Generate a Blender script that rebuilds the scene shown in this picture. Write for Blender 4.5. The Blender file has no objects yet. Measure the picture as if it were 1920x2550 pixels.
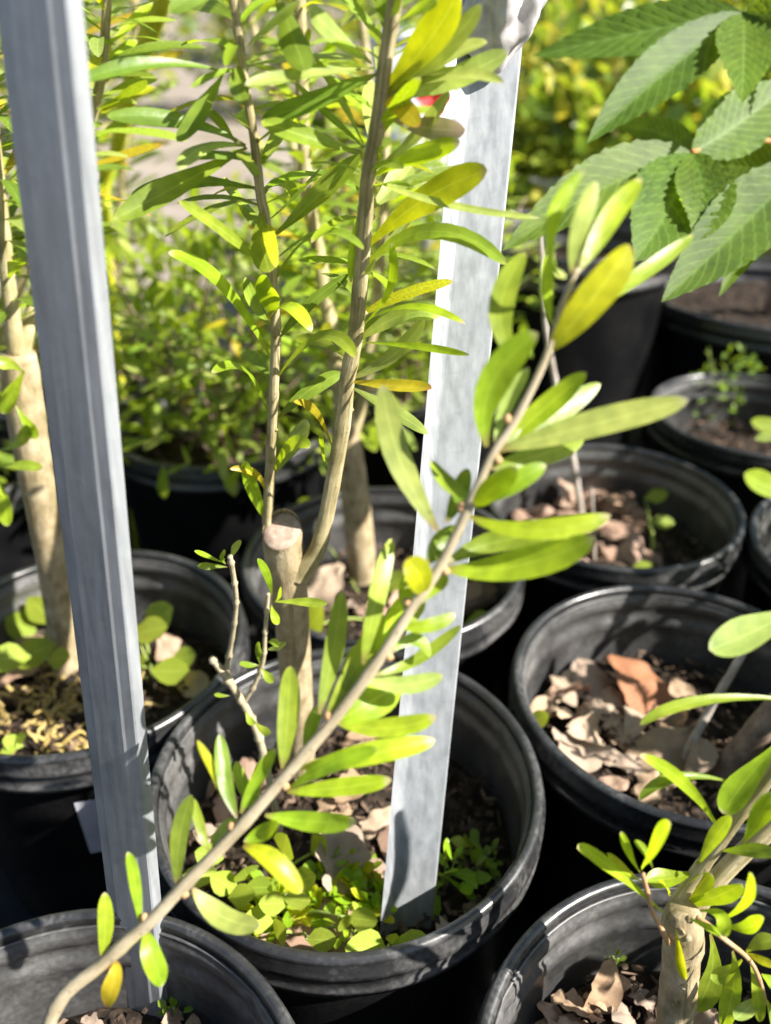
import bpy, bmesh, math, random
from mathutils import Vector, Matrix, noise
random.seed(7)
R = random.uniform
sc = bpy.context.scene
COL = sc.collection

# ------------------------------------------------------------------ camera, sky, sun, exposure
TH = math.radians(31.0); FPX = 2100.0; H = 0.58
CAM = Vector((0, 0, H)); S, Cc = math.sin(TH), math.cos(TH)
cd = bpy.data.cameras.new('camera'); cam = bpy.data.objects.new('camera', cd); COL.objects.link(cam)
cam.location = CAM; cam.rotation_euler = (math.radians(90) - TH, 0, 0)
cd.sensor_fit = 'HORIZONTAL'; cd.sensor_width = 36; cd.lens = FPX / 1920 * 36
cd.clip_start = 0.01; cd.clip_end = 200
cd.dof.use_dof = True; cd.dof.focus_distance = 0.37; cd.dof.aperture_fstop = cd.lens / 5.4
sc.camera = cam

SUN_AZ = Vector((0.94, -0.34, 0)).normalized(); SUN_EL = math.radians(41)
w = bpy.data.worlds.new('World'); sc.world = w; w.use_nodes = True
nt = w.node_tree; bgn = nt.nodes['Background']
sky = nt.nodes.new('ShaderNodeTexSky'); sky.sky_type = 'NISHITA'; sky.sun_disc = False
sky.sun_elevation = SUN_EL; sky.sun_rotation = math.atan2(SUN_AZ.x, SUN_AZ.y)
nt.links.new(sky.outputs[0], bgn.inputs[0]); bgn.inputs[1].default_value = 0.05
sd = bpy.data.lights.new('sun', 'SUN'); sd.energy = 5.0; sd.angle = math.radians(0.53); sd.color = (1, 0.955, 0.88)
so = bpy.data.objects.new('sun', sd); COL.objects.link(so)
sdir = SUN_AZ * math.cos(SUN_EL) + Vector((0, 0, math.sin(SUN_EL)))
so.rotation_euler = sdir.to_track_quat('Z', 'Y').to_euler(); so.location = sdir * 3
vs = sc.view_settings; vs.view_transform = 'Standard'; vs.look = 'None'; vs.exposure = 1.5; vs.gamma = 1
vs.use_curve_mapping = False

# ------------------------------------------------------------------ pixel -> place
def ray(px, py):
    dx = (px - 960) / FPX; dn = (py - 1275) / FPX
    return Vector((dx, Cc - dn * S, -S - dn * Cc))
def PD(px, py, d): return CAM + ray(px, py) * d
def PY(px, py, Y): r = ray(px, py); return CAM + r * (Y / r.y)
def PZ(px, py, z): r = ray(px, py); return CAM + r * ((z - H) / r.z)
def depth(p): return p.y * Cc - (p.z - H) * S

# ------------------------------------------------------------------ materials
def newmat(name):
    m = bpy.data.materials.new(name); m.use_nodes = True
    n = m.node_tree.nodes; l = m.node_tree.links
    return m, n, l, n['Principled BSDF'], n['Material Output']
def ramp(n, stops):
    r = n.new('ShaderNodeValToRGB'); e = r.color_ramp.elements
    e[0].position, e[0].color = stops[0][0], (*stops[0][1], 1)
    e[1].position, e[1].color = stops[-1][0], (*stops[-1][1], 1)
    for p, c in stops[1:-1]:
        q = e.new(p); q.color = (*c, 1)
    return r
def mixc(n, l, fac, a, b, mode='MIX'):
    m = n.new('ShaderNodeMix'); m.data_type = 'RGBA'; m.blend_type = mode
    for sock, v in ((m.inputs[0], fac), (m.inputs[6], a), (m.inputs[7], b)):
        if hasattr(v, 'is_linked'): l.new(v, sock)
        elif isinstance(v, (int, float)): sock.default_value = v
        else: sock.default_value = (*v, 1)
    return m.outputs[2]
def mathn(n, l, op, a, b=0.0, c=0.0):
    m = n.new('ShaderNodeMath'); m.operation = op
    for k, v in enumerate((a, b, c)):
        if hasattr(v, 'is_linked'): l.new(v, m.inputs[k])
        else: m.inputs[k].default_value = v
    return m.outputs[0]

def leaf_mat(name, base, trans, tip=None, tipw=0.12, fac=0.40, rough=0.36, purple=True, vein=0, spots=True):
    m, n, l, p, out = newmat(name)
    uv = n.new('ShaderNodeUVMap'); sep = n.new('ShaderNodeSeparateXYZ'); l.new(uv.outputs[0], sep.inputs[0])
    tc = n.new('ShaderNodeTexCoord'); oi = n.new('ShaderNodeObjectInfo')
    no = n.new('ShaderNodeTexNoise'); no.inputs['Scale'].default_value = 190; no.inputs['Detail'].default_value = 5
    l.new(tc.outputs['Object'], no.inputs['Vector'])
    nb = n.new('ShaderNodeTexNoise'); nb.inputs['Scale'].default_value = 45; nb.inputs['Detail'].default_value = 3
    l.new(tc.outputs['Object'], nb.inputs['Vector'])
    var = ramp(n, [(0.3, (0.72, 0.74, 0.7)), (0.7, (1.22, 1.16, 1.12))]); l.new(nb.outputs[0], var.inputs[0])
    fine = ramp(n, [(0.35, (0.86, 0.88, 0.86)), (0.65, (1.12, 1.10, 1.1))]); l.new(no.outputs[0], fine.inputs[0])
    vv = mathn(n, l, 'ABSOLUTE', mathn(n, l, 'SUBTRACT', sep.outputs[1], 0.5))
    mid = mathn(n, l, 'SUBTRACT', 1.0, mathn(n, l, 'MULTIPLY', vv, 22.0)); mid = mathn(n, l, 'MAXIMUM', mid, 0.0)
    hs = n.new('ShaderNodeHueSaturation')
    l.new(mathn(n, l, 'MULTIPLY_ADD', oi.outputs['Random'], 0.030, 0.485), hs.inputs['Hue'])
    rr = mathn(n, l, 'FRACT', mathn(n, l, 'MULTIPLY', oi.outputs['Random'], 7.31))
    l.new(mathn(n, l, 'MULTIPLY_ADD', rr, 0.4, 0.80), hs.inputs['Value'])
    def chain(col):
        c = mixc(n, l, 1.0, col, var.outputs[0], 'MULTIPLY')
        c = mixc(n, l, 1.0, c, fine.outputs[0], 'MULTIPLY')
        if vein:
            st = mathn(n, l, 'SINE', mathn(n, l, 'MULTIPLY', mathn(n, l, 'SUBTRACT', mathn(n, l, 'MULTIPLY', sep.outputs[0], 1.0), mathn(n, l, 'MULTIPLY', vv, 0.36)), 2 * math.pi * vein))
            st = mathn(n, l, 'POWER', mathn(n, l, 'MULTIPLY_ADD', st, 0.5, 0.5), 10.0)
            c = mixc(n, l, mathn(n, l, 'MULTIPLY', st, 0.40), c, tuple(min(1, q * 1.9 + .03) for q in col))
        c = mixc(n, l, mathn(n, l, 'MULTIPLY', mid, 0.42), c, tuple(min(1, q * 1.7 + 0.05) for q in col))
        return c
    c1 = chain(base); c2 = chain(trans)
    if tip:
        tm = n.new('ShaderNodeMapRange'); tm.interpolation_type = 'SMOOTHSTEP'
        tm.inputs[1].default_value = 1 - tipw; tm.inputs[2].default_value = 1.0
        l.new(mathn(n, l, 'ADD', sep.outputs[0], mathn(n, l, 'MULTIPLY_ADD', nb.outputs[0], 0.16, -0.08)), tm.inputs[0])
        tf = mathn(n, l, 'MULTIPLY', tm.outputs[0], 0.9)
        c1 = mixc(n, l, tf, c1, tip); c2 = mixc(n, l, tf, c2, tip)
    l.new(c1, hs.inputs['Color'])
    c1 = hs.outputs[0]
    if purple:
        bm_ = n.new('ShaderNodeMapRange'); bm_.interpolation_type = 'SMOOTHSTEP'
        bm_.inputs[1].default_value = 0.16; bm_.inputs[2].default_value = 0.0
        l.new(sep.outputs[0], bm_.inputs[0])
        c1 = mixc(n, l, mathn(n, l, 'MULTIPLY', bm_.outputs[0], 0.75), c1, (0.20, 0.09, 0.06))
    l.new(c1, p.inputs['Base Color'])
    p.inputs['Roughness'].default_value = rough; p.inputs['Specular IOR Level'].default_value = 0.33
    bp = n.new('ShaderNodeBump'); bp.inputs['Strength'].default_value = 0.45; bp.inputs['Distance'].default_value = 0.0006
    l.new(no.outputs[0], bp.inputs['Height']); l.new(bp.outputs[0], p.inputs['Normal'])
    tr = n.new('ShaderNodeBsdfTranslucent'); l.new(c2, tr.inputs[0])
    ms = n.new('ShaderNodeMixShader'); ms.inputs[0].default_value = fac
    l.new(p.outputs[0], ms.inputs[1]); l.new(tr.outputs[0], ms.inputs[2]); l.new(ms.outputs[0], out.inputs[0])
    return m

LG = leaf_mat('leaf_green', (0.245, 0.345, 0.036), (0.52, 0.68, 0.02), (0.40, 0.42, 0.10), 0.05)
LD = leaf_mat('leaf_deep_green', (0.165, 0.250, 0.030), (0.38, 0.54, 0.02), (0.28, 0.34, 0.07), 0.04)
LP = leaf_mat('leaf_pale_green', (0.37, 0.460, 0.115), (0.50, 0.60, 0.08), (0.50, 0.50, 0.24), 0.06, rough=0.45)
LY = leaf_mat('leaf_yellow_green', (0.44, 0.480, 0.018), (0.74, 0.78, 0.010), (0.58, 0.48, 0.12), 0.06, fac=0.5)
LO = leaf_mat('leaf_yellow', (0.52, 0.42, 0.030), (0.80, 0.58, 0.015), (0.62, 0.26, 0.07), 0.10, fac=0.45)
LF = leaf_mat('leaf_fresh_green', (0.315, 0.455, 0.026), (0.60, 0.80, 0.012), (0.58, 0.52, 0.26), 0.07, fac=0.48)
LT = leaf_mat('leaf_withered', (0.40, 0.38, 0.20), (0.40, 0.36, 0.14), (0.45, 0.33, 0.24), 0.3)
LW = leaf_mat('weed_leaf', (0.36, 0.47, 0.06), (0.58, 0.70, 0.04), None, purple=False)
LC = leaf_mat('chickweed_leaf', (0.25, 0.43, 0.02), (0.48, 0.68, 0.02), None, purple=False)
LBU = leaf_mat('buckeye_leaf', (0.078, 0.140, 0.014), (0.34, 0.50, 0.015), None, fac=0.42, rough=0.55, purple=False, vein=13)
LS = leaf_mat('shrub_leaf', (0.21, 0.31, 0.05), (0.42, 0.58, 0.03), (0.40, 0.40, 0.12), 0.06)
LV = leaf_mat('hedge_leaf', (0.24, 0.285, 0.04), (0.52, 0.60, 0.03), None)
LVY = leaf_mat('hedge_leaf_yellow', (0.50, 0.46, 0.09), (0.72, 0.62, 0.05), None)
LDK = leaf_mat('tree_leaf', (0.09, 0.14, 0.035), (0.22, 0.34, 0.03), None)

def bark_mat(name, cols, scale=(6, 60), bump=0.5, rough=0.75):
    m, n, l, p, out = newmat(name)
    uv = n.new('ShaderNodeUVMap'); mp = n.new('ShaderNodeMapping'); mp.inputs['Scale'].default_value = (scale[0], scale[1], 1)
    l.new(uv.outputs[0], mp.inputs[0])
    a = n.new('ShaderNodeTexNoise'); a.inputs['Scale'].default_value = 1; a.inputs['Detail'].default_value = 7; a.inputs['Roughness'].default_value = 0.65
    l.new(mp.outputs[0], a.inputs['Vector'])
    tc = n.new('ShaderNodeTexCoord'); b = n.new('ShaderNodeTexNoise'); b.inputs['Scale'].default_value = 85; b.inputs['Detail'].default_value = 4
    l.new(tc.outputs['Object'], b.inputs['Vector'])
    r = ramp(n, [(0.36, cols[0]), (0.5, cols[1]), (0.63, cols[2])])
    l.new(mathn(n, l, 'MULTIPLY_ADD', a.outputs[0], 0.6, mathn(n, l, 'MULTIPLY', b.outputs[0], 0.4)), r.inputs[0])
    sp = n.new('ShaderNodeTexVoronoi'); sp.inputs['Scale'].default_value = 260; l.new(tc.outputs['Object'], sp.inputs['Vector'])
    sr = ramp(n, [(0.12, (0.62, 0.58, 0.52)), (0.22, (1, 1, 1))]); l.new(sp.outputs['Distance'], sr.inputs[0])
    l.new(mixc(n, l, 0.7, r.outputs[0], sr.outputs[0], 'MULTIPLY'), p.inputs['Base Color'])
    p.inputs['Roughness'].default_value = rough; p.inputs['Specular IOR Level'].default_value = 0.25
    bp = n.new('ShaderNodeBump'); bp.inputs['Strength'].default_value = bump; bp.inputs['Distance'].default_value = 0.0012
    l.new(a.outputs[0], bp.inputs['Height']); l.new(bp.outputs[0], p.inputs['Normal'])
    return m
BK = bark_mat('trunk_bark', [(0.15, 0.125, 0.055), (0.34, 0.265, 0.155), (0.47, 0.39, 0.26)], scale=(7, 45), bump=0.9)
BS = bark_mat('stem_bark', [(0.20, 0.165, 0.07), (0.37, 0.31, 0.16), (0.55, 0.47, 0.30)], scale=(10, 30), bump=0.8)
BF = bark_mat('branch_bark', [(0.26, 0.21, 0.13), (0.38, 0.32, 0.21), (0.48, 0.41, 0.29)], scale=(5, 70), bump=0.35)
BB = bark_mat('brown_bark', [(0.14, 0.10, 0.07), (0.25, 0.18, 0.13), (0.38, 0.29, 0.22)])
BG = bark_mat('grey_twig_bark', [(0.28, 0.24, 0.20), (0.42, 0.37, 0.32), (0.55, 0.50, 0.45)])
BO = bark_mat('orange_twig_bark', [(0.36, 0.20, 0.09), (0.48, 0.30, 0.15), (0.58, 0.40, 0.22)])
BR = bark_mat('surface_root', [(0.30, 0.20, 0.06), (0.46, 0.34, 0.12), (0.60, 0.46, 0.20)])
RED = bark_mat('red_petiole', [(0.45, 0.10, 0.04), (0.55, 0.16, 0.06), (0.6, 0.3, 0.1)])
GST = bark_mat('green_stalk', [(0.22, 0.30, 0.06), (0.30, 0.38, 0.09), (0.42, 0.48, 0.15)])
YST = bark_mat('yellow_cane', [(0.42, 0.42, 0.02), (0.52, 0.52, 0.03), (0.60, 0.60, 0.08)])

def simple(name, cols, scale, rough=0.6, bump=0.3, dist=0.002, spec=0.4, metal=0.0, detail=6):
    m, n, l, p, out = newmat(name)
    tc = n.new('ShaderNodeTexCoord'); a = n.new('ShaderNodeTexNoise'); a.inputs['Scale'].default_value = scale; a.inputs['Detail'].default_value = detail
    l.new(tc.outputs['Object'], a.inputs['Vector'])
    r = ramp(n, [(0.28, cols[0]), (0.5, cols[1]), (0.72, cols[2])] if len(cols) == 3 else [(0.3, cols[0]), (0.7, cols[1])])
    l.new(a.outputs[0], r.inputs[0]); l.new(r.outputs[0], p.inputs['Base Color'])
    p.inputs['Roughness'].default_value = rough; p.inputs['Specular IOR Level'].default_value = spec; p.inputs['Metallic'].default_value = metal
    bp = n.new('ShaderNodeBump'); bp.inputs['Strength'].default_value = bump; bp.inputs['Distance'].default_value = dist
    l.new(a.outputs[0], bp.inputs['Height']); l.new(bp.outputs[0], p.inputs['Normal'])
    return m
def randcol(name, stops, rough=0.7, tr=0.0):
    m, n, l, p, out = newmat(name)
    oi = n.new('ShaderNodeObjectInfo'); r = ramp(n, stops); l.new(oi.outputs['Random'], r.inputs[0])
    tc = n.new('ShaderNodeTexCoord'); a = n.new('ShaderNodeTexNoise'); a.inputs['Scale'].default_value = 140; a.inputs['Detail'].default_value = 6
    l.new(tc.outputs['Object'], a.inputs['Vector'])
    v = ramp(n, [(0.32, (0.34, 0.31, 0.29)), (0.5, (0.75, 0.72, 0.70)), (0.68, (1.05, 1.02, 1.0))]); l.new(a.outputs[0], v.inputs[0])
    col = mixc(n, l, 1.0, r.outputs[0], v.outputs[0], 'MULTIPLY')
    l.new(col, p.inputs['Base Color'])
    p.inputs['Roughness'].default_value = rough; p.inputs['Specular IOR Level'].default_value = 0.25
    bp = n.new('ShaderNodeBump'); bp.inputs['Strength'].default_value = 0.4; bp.inputs['Distance'].default_value = 0.0012
    l.new(a.outputs[0], bp.inputs['Height']); l.new(bp.outputs[0], p.inputs['Normal'])
    if tr:
        t = n.new('ShaderNodeBsdfTranslucent'); l.new(col, t.inputs[0]); ms = n.new('ShaderNodeMixShader'); ms.inputs[0].default_value = tr
        l.new(p.outputs[0], ms.inputs[1]); l.new(t.outputs[0], ms.inputs[2]); l.new(ms.outputs[0], out.inputs[0])
    return m
DRY = randcol('dry_leaf', [(0.0, (0.42, 0.29, 0.18)), (0.3, (0.58, 0.43, 0.29)), (0.55, (0.66, 0.52, 0.38)), (0.8, (0.50, 0.40, 0.32)), (1.0, (0.60, 0.39, 0.27))], 0.6, 0.12)
DRYO = randcol('russet_dry_leaf', [(0.0, (0.40, 0.17, 0.08)), (1.0, (0.50, 0.24, 0.13))], 0.6, 0.15)
CHIP = randcol('bark_chip', [(0.0, (0.30, 0.19, 0.13)), (0.5, (0.46, 0.32, 0.24)), (1.0, (0.55, 0.38, 0.30))], 0.75)
SOIL = simple('potting_soil', [(0.010, 0.008, 0.006), (0.026, 0.019, 0.014), (0.08, 0.058, 0.042)], 130, 0.9, 0.9, 0.004, 0.15)
MULCH = simple('fine_mulch', [(0.020, 0.014, 0.010), (0.075, 0.050, 0.035), (0.24, 0.165, 0.115)], 70, 0.85, 0.4, 0.002, 0.2, detail=3)
DIRT = simple('dirt', [(0.17, 0.142, 0.118), (0.245, 0.208, 0.175), (0.31, 0.268, 0.23)], 3.0, 0.9, 0.5, 0.01, 0.2, detail=9)
MAT_ = simple('woven_weed_mat', [(0.005, 0.005, 0.0055), (0.008, 0.008, 0.008), (0.016, 0.016, 0.016)], 60, 0.7, 0.3, 0.002, 0.3)
CUT = simple('cut_wood', [(0.27, 0.185, 0.14), (0.36, 0.27, 0.21), (0.45, 0.35, 0.29)], 330, 0.7, 0.25, 0.0006, 0.2)
WRAP = simple('grey_cloth', [(0.36, 0.34, 0.34), (0.52, 0.49, 0.49), (0.64, 0.60, 0.60)], 160, 0.9, 0.25, 0.001, 0.15)
WHITE = simple('white_plastic', [(0.72, 0.73, 0.76), (0.82, 0.83, 0.85)], 4, 0.5, 0.05, 0.001)
LILAC = simple('lilac_grey_plastic', [(0.36, 0.36, 0.40), (0.44, 0.44, 0.48)], 14, 0.5, 0.08, 0.001)  # pale lilac-grey base colour for the far pot
STICK = simple('paper_sticker', [(0.50, 0.50, 0.56), (0.60, 0.60, 0.66)], 90, 0.6, 0.05, 0.001)
REDP = simple('red_petal', [(0.45, 0.01, 0.015), (0.65, 0.03, 0.03)], 60, 0.5, 0.1, 0.001)

def plastic(name, cols, spec=0.5, ro=0.33):
    m, n, l, p, out = newmat(name)
    tc = n.new('ShaderNodeTexCoord')
    a = n.new('ShaderNodeTexNoise'); a.inputs['Scale'].default_value = 22; a.inputs['Detail'].default_value = 8; l.new(tc.outputs['Object'], a.inputs['Vector'])
    b = n.new('ShaderNodeTexNoise'); b.inputs['Scale'].default_value = 300; b.inputs['Detail'].default_value = 4; l.new(tc.outputs['Object'], b.inputs['Vector'])
    mp = n.new('ShaderNodeMapping'); mp.inputs['Scale'].default_value = (40, 40, 700); l.new(tc.outputs['Object'], mp.inputs[0])
    sc_ = n.new('ShaderNodeTexNoise'); sc_.inputs['Scale'].default_value = 1; sc_.inputs['Detail'].default_value = 3; l.new(mp.outputs[0], sc_.inputs['Vector'])
    f = mathn(n, l, 'MULTIPLY', a.outputs[0], mathn(n, l, 'MULTIPLY_ADD', b.outputs[0], 0.8, 0.6))
    r = ramp(n, [(0.30, cols[0]), (0.50, cols[1]), (0.74, cols[2])]); l.new(f, r.inputs[0])
    l.new(r.outputs[0], p.inputs['Base Color'])
    rr = ramp(n, [(0.3, (ro,) * 3), (0.7, (ro + .2,) * 3)]); l.new(f, rr.inputs[0]); l.new(rr.outputs[0], p.inputs['Roughness'])
    p.inputs['Specular IOR Level'].default_value = spec
    bp = n.new('ShaderNodeBump'); bp.inputs['Strength'].default_value = 0.14; bp.inputs['Distance'].default_value = 0.0005
    l.new(mathn(n, l, 'MULTIPLY_ADD', sc_.outputs[0], 0.6, b.outputs[0]), bp.inputs['Height']); l.new(bp.outputs[0], p.inputs['Normal'])
    return m
PLA = plastic('black_pot_plastic', [(0.004, 0.004, 0.0045), (0.006, 0.006, 0.0065), (0.012, 0.0115, 0.011)], 0.12)
PLI = plastic('dusty_sunlit_inner_wall', [(0.032, 0.032, 0.033), (0.075, 0.074, 0.073), (0.16, 0.155, 0.15)], 0.6)  # dust plus sunlight put into the colour, paler than the outer plastic
PLR = plastic('scuffed_pot_rim', [(0.012, 0.012, 0.013), (0.028, 0.028, 0.029), (0.11, 0.107, 0.105)], 0.75, 0.24)
def galv():
    m, n, l, p, out = newmat('galvanised_steel')
    tc = n.new('ShaderNodeTexCoord')
    mp = n.new('ShaderNodeMapping'); mp.inputs['Scale'].default_value = (260, 260, 14); l.new(tc.outputs['Object'], mp.inputs[0])
    a = n.new('ShaderNodeTexNoise'); a.inputs['Scale'].default_value = 1; a.inputs['Detail'].default_value = 7; l.new(mp.outputs[0], a.inputs['Vector'])
    v = n.new('ShaderNodeTexVoronoi'); v.inputs['Scale'].default_value = 240; l.new(tc.outputs['Object'], v.inputs['Vector'])
    r = ramp(n, [(0.3, (0.235, 0.25, 0.265)), (0.5, (0.30, 0.315, 0.335)), (0.75, (0.375, 0.39, 0.41))])
    l.new(mathn(n, l, 'MULTIPLY_ADD', v.outputs['Color'], 0.12, mathn(n, l, 'MULTIPLY', a.outputs[0], 0.9)), r.inputs[0])
    l.new(r.outputs[0], p.inputs['Base Color']); p.inputs['Metallic'].default_value = 0.3
    rr = ramp(n, [(0.3, (0.38,) * 3), (0.7, (0.52,) * 3)]); l.new(a.outputs[0], rr.inputs[0]); l.new(rr.outputs[0], p.inputs['Roughness'])
    bp = n.new('ShaderNodeBump'); bp.inputs['Strength'].default_value = 0.12; bp.inputs['Distance'].default_value = 0.0006
    l.new(a.outputs[0], bp.inputs['Height']); l.new(bp.outputs[0], p.inputs['Normal'])
    return m
GALV = galv()

# ------------------------------------------------------------------ object helpers
def link(name, me, parent=None, loc=None):
    o = bpy.data.objects.new(name, me); COL.objects.link(o)
    if loc is not None: o.location = loc
    if parent is not None:
        o.parent = parent
        if parent.type == 'EMPTY': o.matrix_parent_inverse = parent.matrix_basis.inverted()
    return o
def tag(o, label=None, cat=None, group=None, kind=None):
    if label: o['label'] = label
    if cat: o['category'] = cat
    if group: o['group'] = group
    if kind: o['kind'] = kind
    return o
def thing(name, loc, label, cat, group=None):
    o = bpy.data.objects.new(name, None); COL.objects.link(o); o.location = loc; o.empty_display_size = 0.02
    return tag(o, label, cat, group)
def mesh(name, vs_, fs, mat, uvs=None, smooth=True):
    me = bpy.data.meshes.new(name); me.from_pydata([tuple(v) for v in vs_], [], fs)
    if mat is not None:
        for q in (mat if isinstance(mat, (list, tuple)) else [mat]): me.materials.append(q)
    if smooth: me.polygons.foreach_set('use_smooth', [True] * len(me.polygons))
    if uvs:
        ul = me.uv_layers.new(name='UVMap')
        for lp in me.loops: ul.data[lp.index].uv = uvs[lp.vertex_index]
    me.update()
    return me

# ------------------------------------------------------------------ leaves
def prof_spat(u, peak=0.66, petiole=0.14):
    if u < peak:
        t = u / peak; t = t * t * (3 - 2 * t)
        return petiole + (1 - petiole) * (0.35 * (u / peak) + 0.65 * t)
    return max(0.0, 1 - ((u - peak) / (1 - peak)) ** 2.3) ** 0.55
def prof_strap(u):
    if u < .6: return .16 + .84 * math.sin(.5 * math.pi * (u / .6)) ** .95
    return max(0.0, 1 - ((u - .6) / .4) ** 2.8) ** .6
def prof_oval(u, peak=0.5, petiole=0.10):
    if u < peak: return petiole + (1 - petiole) * math.sin(0.5 * math.pi * u / peak) ** 1.1
    return max(0.0, 1 - ((u - peak) / (1 - peak)) ** 2) ** 0.75
ROWS = [0, .05, .12, .22, .34, .46, .58, .69, .79, .87, .93, .975, 1.0]
def leaf_geo(curve, sides, norms, width, prof, fold, wave=0.0, rows=ROWS, seed=0):
    vs_, fs, uv = [], [], []
    cross = (-1, -0.55, 0, 0.55, 1)
    for i, u in enumerate(rows):
        c, s, nn = curve(u), sides(u), norms(u)
        hw = width * 0.5 * prof(u)
        wv = math.sin(u * 9 + seed) * wave
        asym = 1 + 0.07 * math.sin(u * 6.3 + seed * 1.7)
        for v in cross:
            q = v * (asym if v > 0 else 2 - asym)
            vs_.append(c + s * hw * q + nn * (fold * abs(v) ** 1.5 * hw + wv * hw * v * 0.5))
            uv.append((u, 0.5 + 0.5 * v))
    k = len(cross)
    for i in range(len(rows) - 1):
        for j in range(k - 1):
            a = i * k + j; fs.append((a, a + 1, a + k + 1, a + k))
    return vs_, fs, uv
def leaf_between(parent, b, m, t, width, mat, facing=None, prof=prof_spat, fold=None, twist=None, name='leaf'):
    """one leaf from base b over m (on the blade) to tip t, all world points"""
    c = 2 * m - (b + t) * 0.5
    L = (t - b).length
    view = (CAM - m).normalized()
    if facing is None:
        facing = (view * 0.75 + Vector((R(-.35, .35), R(-.2, .2), R(0.15, .75)))).normalized()
    tw = R(-0.5, 0.5) if twist is None else twist
    fold = R(0.05, 0.35) * random.choice((1, 1, -0.6)) if fold is None else fold
    def cur(u): return b * (1 - u) ** 2 + c * 2 * u * (1 - u) + t * u * u - b
    def tan(u): return ((c - b) * (1 - u) + (t - c) * u).normalized()
    def side(u):
        T = tan(u); s = T.cross(facing)
        if s.length < 1e-4: s = T.cross(Vector((0, 0, 1)))
        s.normalize(); return Matrix.Rotation(tw * (u - 0.3), 3, T) @ s
    def nor(u): return side(u).cross(tan(u)).normalized()
    vs_, fs, uv = leaf_geo(cur, side, nor, width, prof, fold, R(0, .25), seed=R(0, 6))
    o = link(name, mesh('leaf', vs_, fs, mat, uv), parent, None)
    if parent is not None and parent.type == 'EMPTY': o.location = b
    else: o.location = b
    return o
def canon_leaf(name, mat, ratio, droop, prof, rows=ROWS, fold=0.2, side_bend=0.0, wave=0.1):
    def cur(u): return Vector((side_bend * u * u, u, -droop * u * u))
    def side(u): return Vector((1, 0, 0))
    def nor(u): return Vector((0, 2 * droop * u, 1)).normalized()
    vs_, fs, uv = leaf_geo(cur, side, nor, ratio, prof, fold, wave, rows, R(0, 6))
    return mesh(name, vs_, fs, mat, uv)
SHORT = [0, .12, .3, .5, .7, .85, .95, 1.0]
def variants(mats, n, ratio, prof, droop=(-0.1, 0.35)):
    return [canon_leaf('leaf', mats[i % len(mats)], R(*ratio), R(*droop), prof, SHORT, R(-.1, .3), R(-.15, .15), R(0, .2)) for i in range(n)]
def place_leaf(parent, me, loc, d, up, L, name='leaf'):
    d = d.normalized(); s = d.cross(up)
    if s.length < 1e-4: s = d.cross(Vector((1, 0, 0)))
    s.normalize(); nn = s.cross(d)
    o = link(name, me, parent)
    o.matrix_basis = Matrix(((s.x * L, d.x * L, nn.x * L, loc.x), (s.y * L, d.y * L, nn.y * L, loc.y), (s.z * L, d.z * L, nn.z * L, loc.z), (0, 0, 0, 1)))
    return o

# ------------------------------------------------------------------ stems
def catmull(P, n):
    out = []
    for i in range(len(P) - 1):
        p0, p1, p2, p3 = P[max(i - 1, 0)], P[i], P[i + 1], P[min(i + 2, len(P) - 1)]
        for k in range(n):
            t = k / n
            out.append(0.5 * ((2 * p1) + (p2 - p0) * t + (2 * p0 - 5 * p1 + 4 * p2 - p3) * t * t + (3 * p1 - p0 - 3 * p2 + p3) * t ** 3))
    out.append(P[-1].copy()); return out
def tube_geo(pts, rad, sides=12, sub=5, facet=0.0, nodes=0.0, nf=190, seed=0.0, cap=True, rough=0.0):
    P = catmull(pts, sub); n = len(P)
    rr = []
    for i in range(n):
        x = i / (n - 1) * (len(rad) - 1); k = min(int(x), len(rad) - 2); rr.append(rad[k] + (rad[k + 1] - rad[k]) * (x - k))
    vs_, fs, uv = [], [], []
    ref = Vector((0.3, -1, 0.2)).normalized(); dist = 0.0
    for i in range(n):
        T = (P[min(i + 1, n - 1)] - P[max(i - 1, 0)]).normalized()
        a = (ref - T * ref.dot(T))
        if a.length < 1e-5: a = T.orthogonal()
        a.normalize(); b = T.cross(a); ref = a
        if i: dist += (P[i] - P[i - 1]).length
        nd = 1 + nodes * max(0, math.sin(dist * nf + seed)) ** 8
        for k in range(sides):
            an = 2 * math.pi * k / sides
            q = rr[i] * nd * (1 + facet * math.cos(3 * an + dist * 14 + seed))
            if rough: q *= 1 + rough * noise.noise((P[i] + a * math.cos(an) * rr[i] + b * math.sin(an) * rr[i]) * 130)
            vs_.append(P[i] + a * math.cos(an) * q + b * math.sin(an) * q); uv.append((k / sides, dist))
    for i in range(n - 1):
        for k in range(sides):
            k2 = (k + 1) % sides
            fs.append((i * sides + k, i * sides + k2, (i + 1) * sides + k2, (i + 1) * sides + k))
    if cap:
        fs.append(tuple(reversed(range(sides)))); fs.append(tuple(range((n - 1) * sides, n * sides)))
    return vs_, fs, uv
def stem(parent, pts, rad, mat, name='stem', **kw):
    vs_, fs, uv = tube_geo(pts, rad, **kw)
    return link(name, mesh(name, vs_, fs, mat, uv), parent)
def bud(parent, p, r, mat=None):
    vs_, fs, uv = tube_geo([p - Vector((0, 0, r)), p, p + Vector((0, 0, r))], [r * .3, r, r * .3], sides=6, sub=2)
    return link('bud_scar', mesh('bud_scar', vs_, fs, mat or BS, uv), parent)

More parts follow.
